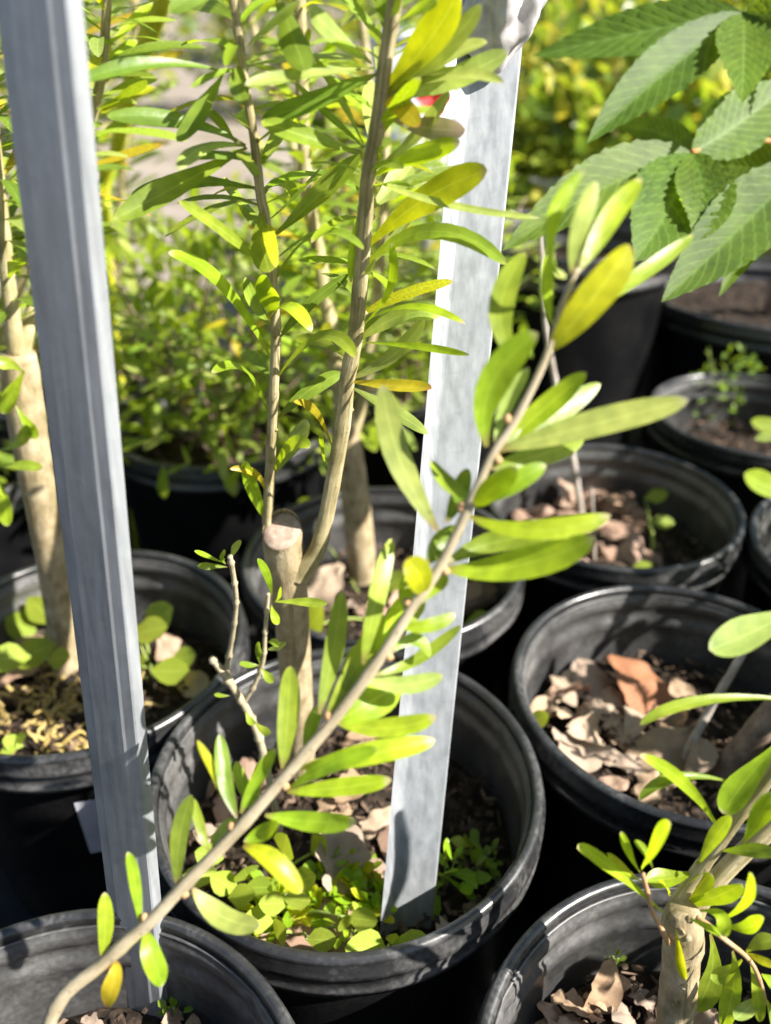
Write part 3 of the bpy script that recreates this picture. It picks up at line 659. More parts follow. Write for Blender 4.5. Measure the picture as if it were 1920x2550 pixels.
# ------------------------------------------------------------------ forked sapling, bottom right
FY = .205
x0, y0, z0 = POTS['botright']
fork = thing('potted_sapling', PY(1672, 2800, FY), 'sapling with thick pale trunk forking low into slanting leafy stems', 'sapling', 'young saplings in pots')
tk = stem(fork, [PY(1660, 2960, FY), PY(1672, 2700, FY), PY(1680, 2550, FY), PY(1690, 2444, FY), PY(1699, 2342, FY), PY(1700, 2285, FY), PY(1700, 2262, FY)], [.0086, .0080, .0079, .0076, .0080, .0076, .0050], BK, name='trunk', sides=24, sub=7, facet=.05, rough=.10)
S1 = [(1690, 2330), (1672, 2288), (1705, 2217), (1773, 2125), (1841, 2030), (1920, 1929), (1990, 1810), (2020, 1640), (2030, 1450), (2030, 1200), (2024, 980), (2020, 800)]
S2 = [(1712, 2320), (1739, 2250), (1807, 2166), (1920, 2058), (2030, 1950), (2120, 1820), (2180, 1650)]
s1 = stem(fork, [PY(x, y, FY + .004 + (2330 - y) * 2e-5) for x, y in S1], [.0036, .0036, .0029, .0027, .0026, .0026, .0025, .0024, .0023, .0021, .0018, .0016], BS, sides=14, sub=6, facet=.05, nodes=.12)
s2 = stem(fork, [PY(x, y, FY + .006 + (2330 - y) * 3e-5) for x, y in S2], [.0048, .0042, .0038, .0036, .0034, .0032, .0030], BS, sides=14, sub=6, facet=.05, nodes=.10, seed=3)
t1 = stem(fork, [PY(1664, 2348, FY - .006), PY(1646, 2310, FY - .008), PY(1624, 2268, FY - .010), PY(1612, 2222, FY - .010), PY(1601, 2176, FY - .010)], [.0011, .0010, .0009, .0009, .0008], BO, name='twig', sides=8, nodes=.2)
t2 = stem(fork, [PY(1735, 2284, FY - .008), PY(1768, 2308, FY - .012), PY(1800, 2336, FY - .014), PY(1868, 2393, FY - .016), PY(1898, 2461, FY - .016), PY(1906, 2500, FY - .016)], [.0012, .0011, .0010, .0009, .0008, .0007], BO, name='twig', sides=8, nodes=.2)
IL = [
 (t1, (1650, 2272), (1515, 2156), (1437, 2112), 36, LF), (t1, (1600, 2198), (1555, 2166), (1512, 2124), 20, LY), (t1, (1594, 2172), (1566, 2124), (1546, 2070), 21, LF), (t1, (1626, 2162), (1608, 2124), (1579, 2094), 20, LG), (t1, (1598, 2164), (1630, 2112), (1671, 2050), 56, LF),
 (s1, (1728, 2172), (1668, 2188), (1608, 2192), 48, LF), (s1, (1668, 2234), (1660, 2212), (1642, 2196), 24, LY), (s1, (1792, 2072), (1715, 1962), (1592, 1880), 32, LF), (s1, (1830, 1952), (1690, 1934), (1592, 1992), 27, LG), (s1, (1950, 1840), (1860, 1940), (1800, 2026), 64, LF),
 (s1, (1732, 2162), (1776, 2092), (1822, 2032), 36, LG), (s2, (1850, 2098), (1888, 2040), (1926, 1970), 50, LF), (s1, (1796, 2119), (1860, 2118), (1940, 2126), 34, LD), (s1, (1698, 2268), (1730, 2222), (1770, 2172), 48, LF), (s1, (1704, 2256), (1780, 2234), (1848, 2200), 44, LF),
 (t2, (1802, 2288), (1862, 2240), (1872, 2174), 38, LF), (t2, (1802, 2304), (1860, 2310), (1903, 2286), 40, LF), (t2, (1742, 2268), (1795, 2282), (1802, 2334), 34, LF), (t2, (1714, 2288), (1755, 2304), (1800, 2332), 18, LF), (tk, (1685, 2315), (1694, 2380), (1706, 2440), 26, LY),
 (tk, (1768, 2325), (1772, 2425), (1730, 2516), 62, LG), (t2, (1848, 2390), (1812, 2424), (1770, 2438), 40, LG), (t2, (1858, 2370), (1890, 2350), (1932, 2340), 38, LG), (t2, (1858, 2373), (1890, 2388), (1930, 2408), 22, LY), (t2, (1824, 2368), (1826, 2460), (1798, 2566), 46, LG),
 (t2, (1868, 2396), (1884, 2460), (1892, 2545), 30, LG), (t2, (1896, 2478), (1866, 2508), (1830, 2538), 38, LP), (t2, (1904, 2480), (1916, 2520), (1926, 2570), 26, LG), (t2, (1896, 2425), (1916, 2442), (1940, 2462), 30, LF),
 (s1, (2016, 1500), (1890, 1566), (1766, 1618), 84, LP), (s1, (2012, 1748), (1760, 1742), (1594, 1806), 29, LG), (s1, (2026, 1230), (1930, 1218), (1854, 1178), 58, LG), (s1, (2024, 1080), (1945, 1068), (1870, 1050), 42, LG), (s1, (2022, 1330), (2080, 1260), (2140, 1240), 50, LG), (s1, (2026, 1600), (2100, 1540), (2160, 1560), 50, LF), (s2, (2040, 1940), (2000, 2010), (1960, 2060), 48, LF)]
for par, b, v, t, wd, mt in IL:
    yb = FY - .004 if par is not s1 else FY + .004 + (2330 - b[1]) * 2e-5
    if par is t2: yb = FY - .013
    if par is t1: yb = FY - .009
    if par is tk: yb = FY - .010 if b[0] < 1700 else FY + .006
    dy = R(-.012, .004)
    if b[0] > 2000: dy = -.01
    B_, M_, T_ = PY(*b, yb), PY(*v, yb + dy * .5), PY(*t, yb + dy)
    leaf_between(par, B_, M_, T_, wd * depth(M_) / FPX * 1.06, mt, fold=R(.1, .35))
for px, py in ((1695, 2320), (1712, 2335), (1700, 2455), (1716, 2290), (1680, 2500)): bud(tk, PY(px, py, FY - .0075), .0018, BK)

# ------------------------------------------------------------------ saplings further back with procedural leaves
SPAT = variants([LG, LD, LF, LP, LG, LG, LF, LO, LD, LY], 20, (.15, .21), prof_spat, (-.05, .45))
def leafy(parent, pts, n, L, rnd, t0=0.1, vs_=SPAT, spread=0.9, up=0.45):
    P = catmull(pts, 8)
    for k in range(n):
        u = t0 + (1 - t0) * (k + rnd.random()) / n; i = min(int(u * (len(P) - 1)), len(P) - 2); p = P[i]
        T = (P[i + 1] - P[i]).normalized(); a = k * 2.4 + rnd.uniform(-.4, .4)
        s = Vector((math.cos(a), math.sin(a), 0)); d = (s * spread + T * up + Vector((0, 0, rnd.uniform(-.3, .3)))).normalized()
        place_leaf(parent, rnd.choice(vs_), p, d, (T + Vector((rnd.uniform(-.4, .4), rnd.uniform(-.7, .1), .4))).normalized(), L * rnd.uniform(.65, 1.2))
rnd = random.Random(11)
NAR = variants([LG, LF, LP, LG, LD, LF, LY], 14, (.12, .18), prof_strap, (-.1, .5))
leafy(stL, stempts(Lp[8:], .010), 34, .034, rnd, .02, NAR, .9, .5)
leafy(stR, stempts(Rp[9:], .006), 34, .036, rnd, .02, NAR, .9, .5)
BY = .598
mid = thing('potted_sapling', PZ(902, 1442, .15), 'sapling with smooth tan trunk behind the cut-off trunk', 'sapling', 'young saplings in pots')
mt_ = stem(mid, [PY(906, 1470, BY), PY(900, 1400, BY), PY(888, 1270, BY), PY(874, 1150, BY), PY(862, 1060, BY)], [.0125, .0125, .0118, .0110, .0095], BK, name='trunk', sides=20, sub=6, rough=.06)
mpts = [PY(864, 1075, BY), PY(846, 960, BY), PY(828, 850, BY), PY(808, 720, BY), PY(790, 620, BY), PY(768, 500, BY), PY(756, 360, BY), PY(752, 200, BY), PY(745, 0, BY), PY(740, -150, BY)]
ms_ = stem(mid, mpts, [.0082, .0068, .0058, .0052, .0048, .0045, .0042, .0040, .0038, .0034], BS, sides=12, facet=.06, nodes=.08)
leafy(ms_, mpts, 100, .046, rnd, .14)
mp2 = [PY(868, 1110, BY), PY(905, 980, BY + .01), PY(930, 800, BY + .03), PY(950, 600, BY + .05), PY(960, 380, BY + .06), PY(950, 100, BY + .06)]
ms2 = stem(mid, mp2, [.006, .0052, .0046, .004, .0035, .003], BS, sides=10, nodes=.08); leafy(ms2, mp2, 72, .046, rnd, .2)
GY = .478
lf = thing('potted_sapling', PZ(166, 1682, .15), 'sapling with thick tan trunk and curling yellowish roots at its foot', 'sapling', 'young saplings in pots')
lt = stem(lf, [PY(170, 1700, GY), PY(164, 1660, GY), PY(146, 1516, GY), PY(116, 1318, GY), PY(88, 1172, GY), PY(60, 1000, GY), PY(44, 880, GY)], [.0105, .0100, .0098, .0104, .0112, .0118, .0105], BK, name='trunk', sides=20, sub=6, rough=.07)
lp1 = [PY(44, 890, GY), PY(20, 700, GY), PY(0, 500, GY), PY(-20, 300, GY), PY(-30, 100, GY), PY(-30, -100, GY)]
ls1 = stem(lf, lp1, [.0055, .0042, .0038, .0034, .003, .0026], BS, sides=12, nodes=.08); leafy(ls1, lp1, 80, .050, rnd)
lp2 = [PY(52, 900, GY), PY(100, 700, GY + .02), PY(170, 480, GY + .04), PY(240, 250, GY + .04), PY(262, 80, GY + .03), PY(270, -100, GY + .03)]
ls2 = stem(lf, lp2, [.0048, .0036, .0032, .0028, .0025, .0022], BS, sides=12, nodes=.08); leafy(ls2, lp2, 84, .046, rnd, .2)
for b, v, t, wd, mt in [((60, 922), (34, 975), (4, 1030), 40, LF), ((-6, 1190), (10, 1250), (18, 1310), 34, LF), ((-10, 1163), (50, 1160), (106, 1167), 32, LG), ((0, 1120), (45, 1100), (70, 1060), 34, LD), ((60, 930), (20, 905), (-20, 908), 30, LG), ((40, 1010), (70, 1060), (95, 1090), 28, LF)]:
    leaf_between(lt, PY(*b, GY - .015), PY(*v, GY - .02), PY(*t, GY - .025), wd * .5 / FPX * 1.1, mt)
# taller saplings behind, full of green and yellowing leaves
SPY = variants([LG, LF, LP, LY, LO, LF, LD, LG], 16, (.18, .25), prof_spat, (-.05, .45))
for key, label, lines, nl in (('behindleft', 'tall sapling with yellowing leaves behind the small-leaved shrub', [[(-.37, .98, .13), (-.36, .96, .35), (-.33, .93, .52), (-.30, .92, .68)], [(-.35, .98, .13), (-.29, .95, .38), (-.24, .93, .56), (-.22, .92, .72)], [(-.36, .99, .13), (-.42, .96, .36), (-.45, .95, .55), (-.46, .95, .70)]], 80),
                              ('farleft', 'tall leafy sapling in the pot beside the yellow roots', [[(-.43, .70, .13), (-.40, .68, .36), (-.36, .67, .55), (-.33, .66, .70)], [(-.42, .70, .13), (-.33, .70, .33), (-.26, .70, .47), (-.22, .70, .62)]], 64),
                              ('shrubr', 'slim sapling with greenish yellow leaves behind the tan trunk', [[(.02, .95, .12), (.01, .93, .35), (-.02, .91, .55), (-.04, .90, .72)], [(.03, .95, .12), (-.06, .93, .36), (-.12, .92, .54), (-.15, .92, .70)]], 70)):
    o_ = thing('potted_sapling', lines[0][0][:2] + (POTS[key][2],), label, 'sapling', 'young saplings in pots')
    for q_ in lines:
        pv = [Vector(p) for p in q_]; s_ = stem(o_, pv, [.006, .005, .004, .003], BS, sides=10, nodes=.08); leafy(s_, pv, nl, .052, rnd, .30, SPY)
# curling surface roots: one tangled mass
rv, rf, ru = [], [], []
for k in range(150):
    a = rnd.uniform(0, 6.28); q = rnd.uniform(.004, .052); c = PZ(140, 1760, .156) + Vector((q * math.cos(a) * 1.1, q * math.sin(a), 0))
    pts = [c]; d = Vector((rnd.uniform(-1, 1), rnd.uniform(-1, 1), rnd.uniform(.0, 1.1)))
    for i in range(4):
        d = (d + Vector((rnd.uniform(-.8, .8), rnd.uniform(-.8, .8), rnd.uniform(-.8, .3)))).normalized(); pts.append(pts[-1] + d * rnd.uniform(.003, .007))
    x0_, y0_, _ = POTS['backleft']
    if any(math.hypot(p.x - x0_, p.y - y0_) > .094 for p in pts): continue
    r_ = rnd.uniform(.0007, .0016); v_, f_, u_ = tube_geo(pts, [r_, r_ * 1.1, r_, r_ * .8, r_ * .4], sides=6, sub=2)
    b0 = len(rv); rv += v_; ru += u_; rf += [tuple(b0 + i for i in f) for f in f_]
ro = link('roots', mesh('roots', rv, rf, BR, ru), lf); tag(ro, 'curling yellowish surface roots', kind='stuff')

# right-middle pot: brown trunk and broken twig
x0, y0, z0 = POTS['rightmid']
rt = thing('potted_sapling', PZ(1790, 1950, .15), 'shaded brown sapling trunk leaning out of the pot of dry leaves', 'sapling', 'young saplings in pots')
RY = PZ(1790, 1950, .15).y
stem(rt, [PY(1780, 1965, RY), PY(1830, 1890, RY), PY(1890, 1820, RY), PY(1990, 1690, RY), PY(2080, 1500, RY)], [.0090, .0085, .0085, .0080, .007], BB, name='trunk', sides=18, sub=6, rough=.10)
tw_ = thing('dry_twig', PZ(1698, 1915, .152), 'bare greyish twig stuck upright in the pot of dry leaves', 'twig')
stem(tw_, [PZ(1694, 1925, .150), PY(1715, 1866, PZ(1698, 1915, .152).y), PY(1760, 1780, .40), PY(1830, 1660, .40), PY(1868, 1590, .40)], [.0028, .0028, .0026, .0026, .0020], BG, name='twig', sides=10, rough=.15, nodes=.2)
# right-back pot: thin grey stem
x0, y0, z0 = POTS['rightback']; QY = PZ(1448, 1305, .15).y
th_ = thing('potted_seedling', PZ(1448, 1305, .15), 'bare thin grey stem rising from the pot of pinkish bark', 'seedling')
stem(th_, [PY(1449, 1320, QY), PY(1444, 1257, QY), PY(1424, 1131, QY), PY(1402, 1040, QY), PY(1383, 950, QY), PY(1360, 820, QY), PY(1352, 700, QY), PY(1346, 560, QY)], [.0036, .0034, .0030, .0028, .0026, .0024, .0022, .002], BG, sides=10, sub=6, nodes=.15, rough=.15)
sk = thing('dry_twig', PZ(1480, 1420, .15), 'short dry stalk standing upright among the pinkish bark', 'twig')
stem(sk, [PZ(1480, 1425, .150), PY(1479, 1340, PZ(1480, 1425, .15).y + .004), PY(1474, 1215, PZ(1480, 1425, .15).y + .01)], [.0014, .0012, .0008], BG, name='stalk', sides=7, nodes=.3)

# ------------------------------------------------------------------ palmate serrated leaves (upper right)
def pleated(parent, b, m, t, width, facing, fold=0.25, mat=LBU):
    c = 2 * m - (b + t) * .5; NU, NV = 40, 5
    vs_, fs, uv = [], [], []; cross = [-1, -.8, -.6, -.4, -.2, -.06, .06, .2, .4, .6, .8, 1]
    for i in range(NU + 1):
        u = i / NU
        p = b * (1 - u) ** 2 + c * 2 * u * (1 - u) + t * u * u - b
        T = ((c - b) * (1 - u) + (t - c) * u).normalized(); s = T.cross(facing).normalized(); nn = s.cross(T)
        wv = max(.012, (math.sin(math.pi * u ** 0.82) ** .85) * (1 - .25 * u)) if 0 < u < 1 else .006
        hw = width * .5 * wv
        ser = 1 + .022 * (1 if i % 2 else -1)
        for v in cross:
            av = abs(v); x = v * hw * (ser if av > .9 else 1)
            pl = math.sin((u - av * .20) * 2 * math.pi * 13) * .030 * width * min(1, av * 3) * (0.2 + wv)
            vs_.append(p + s * x + nn * (fold * av ** 1.2 * hw + pl) + T * (av * hw * .18)); uv.append((u, .5 + .5 * v))
    k = len(cross)
    for i in range(NU):
        for j in range(k - 1): a = i * k + j; fs.append((a, a + 1, a + k + 1, a + k))
    o = link('leaflet', mesh('leaflet', vs_, fs, mat, uv), parent); o.location = b; return o
tree = thing('buckeye_tree', Vector((.535, 1.15, .21)), 'young tree with large pleated serrated palmate leaves in the wide tub', 'tree')
ctr_ = [Vector((.535, 1.15, .20)), Vector((.515, 1.08, .34)), Vector((.47, .95, .46)), Vector((.42, .82, .53)), Vector((.40, .74, .60)), Vector((.40, .70, .72))]
tst = stem(tree, ctr_, [.012, .011, .010, .008, .006, .004], BB, name='trunk', sides=14, rough=.06)
hA, hB, hC = PD(1852, 32, .52), PD(1722, 380, .50), PD(2010, 400, .50)
pA = stem(tree, [Vector((.40, .72, .66)), PD(2050, -60, .60), PD(1940, 0, .55), hA], [.0016, .0015, .0014, .0016], GST, name='petiole', sides=8)
pB = stem(tree, [Vector((.42, .82, .53)), PD(2120, 330, .66), PD(1880, 352, .54), PD(1770, 370, .51), hB], [.002, .0018, .0016, .0016, .0020], RED, name='petiole', sides=8)
pC = stem(tree, [Vector((.42, .82, .53)), PD(2140, 380, .60), hC], [.002, .0016, .0018], RED, name='petiole', sides=8)
def V(x, y, z): return Vector((x, y, z)).normalized()
PL = [(pA, hA, (1640, 196, .50), (1461, 358, .47), 124, V(-.45, -.55, .55), .34), (pA, hA, (1590, 82, .53), (1326, 140, .54), 105, V(.0, -.45, .85), .25), (pA, hA, (1852, 130, .50), (1848, 256, .47), 132, V(.15, -.9, .35), .2), (pA, hA, (1985, 60, .50), (2100, 120, .48), 120, V(.1, -.6, .8), .2),
 (pB, hB, (1500, 470, .48), (1252, 624, .45), 150, V(-.55, -.25, .6), .2), (pB, hB, (1668, 512, .475), (1580, 652, .455), 190, V(.0, -.65, .75), .18), (pB, hB, (1752, 500, .475), (1726, 598, .46), 132, V(.35, -.75, .5), .3), (pB, hB, (1850, 300, .51), (1985, 190, .52), 140, V(.1, -.75, .6), .22),
 (pB, hB, (1640, 330, .53), (1530, 312, .55), 70, V(.0, -.5, .85), .2), (pC, hC, (1840, 570, .47), (1647, 752, .44), 170, V(-.2, -.62, .72), .22), (pC, hC, (1900, 560, .50), (1790, 740, .49), 80, V(-.3, -.8, .4), .2), (pC, hC, (2040, 560, .48), (2050, 740, .46), 150, V(.2, -.7, .6), .2), (pC, hC, (1880, 418, .52), (1760, 396, .53), 105, V(-.2, .3, .8), .2)]
for par, hb, m_, t_, wd, fc, fo in PL:
    M_, T_ = PD(*m_), PD(*t_); fc = ((CAM - M_).normalized() * .95 + fc * .5).normalized(); pleated(par, hb, M_, T_, wd * depth(M_) / FPX * 1.25, fc, fo)

# ------------------------------------------------------------------ small-leaved shrubs behind
OV = variants([LS, LS, LG, LF, LD, LS, LP, LS, LF, LO], 16, (.24, .36), prof_spat, (-.1, .4))
def foliage_mesh(name, cens, n, L, ratio, mats, rnd, up=.6, weights=None):
    vs_, fs, uv, mi = [], [], [], []
    rows = [(0, .12), (.3, .62), (.65, 1.0), (.9, .6), (1, .05)]
    for _ in range(n):
        c, rx, ry, rz = rnd.choice(cens)
        d = Vector((rnd.gauss(0, 1), rnd.gauss(0, 1), rnd.gauss(0, 1))).normalized() * (rnd.random() ** .38)
        p = c + Vector((d.x * rx, d.y * ry, d.z * rz))
        a = (d * .8 + Vector((rnd.uniform(-1, 1), rnd.uniform(-1, 1), rnd.uniform(-.5, .9)))).normalized()
        upv = Vector((rnd.uniform(-.7, .7), rnd.uniform(-.7, .7), 1)); s = a.cross(upv).normalized(); nn = s.cross(a)
        l_ = L * rnd.uniform(.6, 1.25); w_ = l_ * ratio * rnd.uniform(.8, 1.2) * .5; dr = rnd.uniform(-.1, .35)
        b = len(vs_)
        for u, k in rows:
            q = p + a * l_ * u - nn * dr * l_ * u * u
            for v in (-1, 0, 1): vs_.append(q + s * w_ * k * v + nn * (.2 * abs(v) * w_ * k)); uv.append((u, .5 + .5 * v))
        m_ = rnd.choices(range(len(mats)), weights)[0] if weights else rnd.randrange(len(mats))
        for i in range(4):
            for j in range(2): q = b + i * 3 + j; fs.append((q, q + 1, q + 4, q + 3)); mi.append(m_)
    me = mesh(name, vs_, fs, mats, uv); me.polygons.foreach_set('material_index', mi); return me
def shrub(base, cen, rad, label, nstem, nleaf, nfol, L, rnd, group=None, mats=(LS, LG, LF, LP, LD), name='small_leaved_shrub', cat='shrub', vs_=OV, ratio=.36, weights=None):
    o = thing(name, base, label, cat, group)
    st_ = []
    for k in range(nstem):
        a = k * 2.4 + rnd.uniform(-.3, .3); q = math.sqrt((k + .5) / nstem)
        e = cen + Vector((rad[0] * q * math.cos(a), rad[1] * q * math.sin(a), rad[2] * math.sqrt(max(.05, 1 - q * q)) * rnd.uniform(.7, 1)))
        b = Vector(base) + Vector((rnd.uniform(-.015, .015), rnd.uniform(-.015, .015), 0))
        m1 = b.lerp(e, .4) + Vector((rnd.uniform(-.02, .02), rnd.uniform(-.02, .02), .03))
        pts = [b, m1, e]; s_ = stem(o, pts, [.0022, .0017, .0009], BB, sides=7); st_.append((s_, pts))
    per = nleaf // max(1, nstem)
    for s_, pts in st_: leafy(s_, pts, per, L, rnd, .25, vs_, .9, .5)
    if nfol:
        f = link('foliage', foliage_mesh('foliage', [(cen, *rad)], nfol, L, ratio, list(mats), rnd, weights=weights), o); tag(f, 'inner small leaves', kind='stuff')
    return o
rnd = random.Random(5)
shrub((-.17, .81, .15), Vector((-.155, .785, .305)), (.215, .17, .115), 'dense small-leaved green shrub overhanging its black pot', 22, 297, 900, .029, rnd, 'small shrubs behind the pots')
shrub((-.43, .70, .15), Vector((-.43, .72, .30)), (.16, .13, .12), 'small-leaved green shrub beside the pot with yellow roots', 12, 150, 300, .028, rnd, 'small shrubs behind the pots')
shrub((.035, .945, .14), Vector((.03, .95, .33)), (.16, .13, .12), 'small-leaved green shrub behind the sunlit stake', 14, 182, 420, .028, rnd, 'small shrubs behind the pots')
shrub((-.36, 1.12, .0), Vector((-.33, 1.12, .27)), (.22, .15, .15), 'loose green shrub at the far edge of the weed mat', 12, 170, 380, .032, rnd, 'small shrubs behind the pots')
shrub((.0, 1.30, .0), Vector((.0, 1.28, .30)), (.24, .15, .16), 'pale green shrub in front of the bare dirt', 12, 170, 420, .034, rnd, 'small shrubs behind the pots', mats=(LG, LF, LP, LY))
for o_ in list(bpy.data.objects):
    pass
shrub((.42, .325, .15), Vector((.42, .32, .30)), (.13, .13, .11), 'small-leaved shrub right of the leaf-filled pot', 14, 168, 160, .034, rnd, 'small shrubs right of the pots')
shrub((.372, .11, .15), Vector((.37, .11, .29)), (.12, .13, .10), 'small-leaved shrub right of the forked sapling', 14, 168, 160, .034, rnd, 'small shrubs right of the pots')
shrub((.402, .552, .15), Vector((.42, .56, .30)), (.10, .11, .12), 'small-leaved shrub in the pot beside the thin grey stem', 10, 120, 60, .034, rnd, 'small shrubs right of the pots')
# hedge of yellow variegated shrubs further off
for k, (x, y, r_, h_) in enumerate([(.42, 1.85, .30, .30), (.80, 2.05, .34, .34), (1.25, 2.0, .36, .36), (.55, 2.75, .45, .42), (1.15, 3.0, .5, .45), (1.8, 2.8, .5, .5), (.10, 2.35, .26, .28)]):
    shrub((x, y, -.012), Vector((x, y, h_ * .95)), (r_, r_ * .8, h_ * .95), 'yellow and green variegated shrub in the sunny row beyond the pots', 7, 0, 2600, .05, rnd, 'variegated shrubs beyond the pots', (LV, LVY, LS, LDK), 'variegated_shrub', 'shrub', OV, .6, [5, 3, 4, 4])
for k, (x, y, r_, h_) in enumerate([(-1.6, 4.6, .7, .8), (-.6, 5.6, .7, .85), (-2.6, 5.2, .8, 1.0), (.5, 6.0, .9, .9), (1.9, 5.4, .9, 1.0), (3.2, 5.6, 1.0, 1.1), (-3.9, 5.6, 1.0, 1.2)]):
    shrub((x, y, -.012), Vector((x, y, h_ * .9)), (r_, r_ * .7, h_ * .9), 'leafy yellow-green bush across the bare dirt', 6, 0, 1700, .09, rnd, 'bushes across the dirt', (LV, LS, LDK, LVY, LF), 'leafy_bush', 'bush', OV, .5, [4, 4, 3, 2, 2])
for k, x in enumerate((-9, -5.5, -2.2, .8, 4.0, 7.4, 11)):
    y = 11 + (k % 3) * 1.3; o = thing('tree', (x, y, -.012), 'dark leafy tree far behind the nursery rows', 'tree', 'far trees')
    stem(o, [Vector((x, y, -.05)), Vector((x + .1, y, 1.2)), Vector((x, y, 2.4))], [.16, .12, .06], BB, name='trunk', sides=10, rough=.1)
    f = link('crown', foliage_mesh('crown', [(Vector((x + rnd.uniform(-1, 1), y + rnd.uniform(-.6, .6), rnd.uniform(1.2, 3.2))), 1.3, 1.0, 1.0) for _ in range(5)], 2200, .26, .5, [LDK, LS], rnd), o); tag(f, kind='stuff')

# yellow cane plant behind the left side
cane = thing('yellow_cane_plant', Vector((PY(240, 800, .86).x, .86, 0)), 'blurred bright yellow-green cane slanting up behind the leaves', 'plant')
stem(cane, [Vector((PY(240, 800, .86).x, .86, .0)), PY(262, 560, .84), PY(290, 380, .80), PY(318, 250, .74), PY(362, 110, .69), PY(412, -30, .65), PY(450, -160, .62)], [.0050, .0055, .0060, .0068, .0072, .0072, .0065], YST, name='cane', sides=12, nodes=.05)

# small things in the far rows
wb = thing('white_bucket', Vector((.10, 1.62, 0)), 'white plastic bucket behind the leafy stem tops', 'bucket')
def lathe_simple(prof, name, mat, seg=40):
    vs_, fs = [], []
    for r_, z in prof:
        for s_ in range(seg): a = 2 * math.pi * s_ / seg; vs_.append((r_ * math.cos(a), r_ * math.sin(a), z))
    for i in range(len(prof) - 1):
        for s_ in range(seg): s2 = (s_ + 1) % seg; fs.append((i * seg + s_, i * seg + s2, (i + 1) * seg + s2, (i + 1) * seg + s_))
    return mesh(name, vs_, fs, mat)
def lathe_thing(name, loc, label, cat, prof, rimprof, mat, group=None):
    o = thing(name, loc, label, cat, group)
    for nm, pr in (('wall', prof), ('rim', rimprof)):
        q = link(nm, lathe_simple(pr, nm, mat), o); q.matrix_parent_inverse = Matrix.Identity(4)
    return o
bpy.data.objects.remove(wb)
lathe_thing('white_bucket', Vector((.085, 1.72, -.012)), 'white plastic bucket behind the leafy stem tops', 'bucket', [(.001, .0), (.105, .0), (.125, .55), (.121, .55), (.101, .006), (.001, .006)], [(.125, .555), (.131, .555), (.131, .535), (.126, .53)], WHITE)
lathe_thing('grey_pot', Vector((.345, 1.82, -.012)), 'lilac-grey plastic pot half hidden by the serrated leaves', 'plant pot', [(.001, .0), (.09, .0), (.115, .30), (.111, .30), (.086, .006), (.001, .006)], [(.115, .306), (.122, .304), (.122, .28), (.116, .275)], LILAC)
# white board on legs, far right
bo = thing('white_board', Vector((.82, 2.55, -.012)), 'white board standing above the variegated shrubs', 'board')
def boxm(name, c, sx, sy, sz, mat, bev=.004):
    bm = bmesh.new(); bmesh.ops.create_cube(bm, size=1)
    for v in bm.verts: v.co = Vector((v.co.x * sx, v.co.y * sy, v.co.z * sz)) + c
    bmesh.ops.bevel(bm, geom=bm.edges[:], offset=bev, segments=2, affect='EDGES')
    me = bpy.data.meshes.new(name); bm.to_mesh(me); bm.free(); me.materials.append(mat); return me
link('panel', boxm('panel', Vector((.82, 2.55, .73)), .27, .02, .32, WHITE), bo)
for sx in (-.12, .12): link('leg', boxm('leg', Vector((.82 + sx, 2.575, .28)), .025, .025, .57, WHITE), bo)
# red flower behind
rp = PY(1078, 243, 1.05); fl = thing('red_flower', Vector((rp.x, rp.y, 0)), 'small dark red flower behind the pale leaves', 'flower')
stem(fl, [Vector((rp.x, rp.y, .0)), Vector((rp.x + .01, rp.y, .25)), rp], [.002, .002, .0015], GST, sides=6)
for k in range(6):
    a = k * 1.047; d = Vector((math.cos(a), -.4, math.sin(a))).normalized()
    place_leaf(fl, canon_leaf('petal', REDP, .7, .1, prof_oval, SHORT), rp, d, Vector((0, -1, .2)), .021, 'petal')

# ------------------------------------------------------------------ dry leaves, chips, weeds on the soil
def dry_mesh(seed, lobes=True):
    rn = random.Random(seed); NU, vs_, fs, uv = 14, [], [], []
    cross = (-1, -.6, -.25, 0, .25, .6, 1); curl = rn.uniform(.15, .9); cup = rn.uniform(-.5, 1.1); tw_2 = rn.uniform(-.8, .8); ph = rn.uniform(0, 6)
    for i in range(NU + 1):
        u = i / NU; wv = math.sin(math.pi * min(1, u * .96 + .02)) ** .7 * .30
        if lobes: wv *= 1 + .34 * math.sin(u * 19 + ph) * (.6 + .4 * math.sin(u * 7))
        an = tw_2 * (u - .5)
        for v in cross:
            x = v * wv; z = cup * x * x * 2.4 - curl * (u - .5) ** 2 + .10 * noise.noise(Vector((u * 5, v * 2.2, seed))) + .035 * noise.noise(Vector((u * 13, v * 5, seed))) + .03 * (1 - abs(v)) + (.02 * math.sin(u * 15 + v * 3) if abs(v) > .5 else 0)
            vs_.append((x * math.cos(an) - z * math.sin(an), u - .5, z * math.cos(an) + x * math.sin(an))); uv.append((u, .5 + .5 * v))
    k = len(cross)
    for i in range(NU):
        for j in range(k - 1): a = i * k + j; fs.append((a, a + 1, a + k + 1, a + k))
    return vs_, fs, uv
DM = []
for s_ in range(10):
    a_ = dry_mesh(s_ * 3 + 1, s_ % 3 != 2); DM.append(mesh('dry_leaf', *a_[:2], DRY, a_[2]))
a_ = dry_mesh(77, False); DMO = mesh('dry_leaf', *a_[:2], DRYO, a_[2])
def chip_mesh(seed):
    rn = random.Random(seed); bm = bmesh.new(); bmesh.ops.create_icosphere(bm, subdivisions=2, radius=.5)
    for v in bm.verts:
        p = v.co.copy(); q = 1 + .5 * noise.noise(p * 2.2 + Vector((seed, 0, 0)))
        v.co = Vector((p.x * q * .75, p.y * q, p.z * q * .5)); v.co.z = max(-.16, min(.16, v.co.z))
    me = bpy.data.meshes.new('bark_chip'); bm.to_mesh(me); bm.free(); me.materials.append(CHIP); return me
CM = [chip_mesh(s_) for s_ in range(7)]
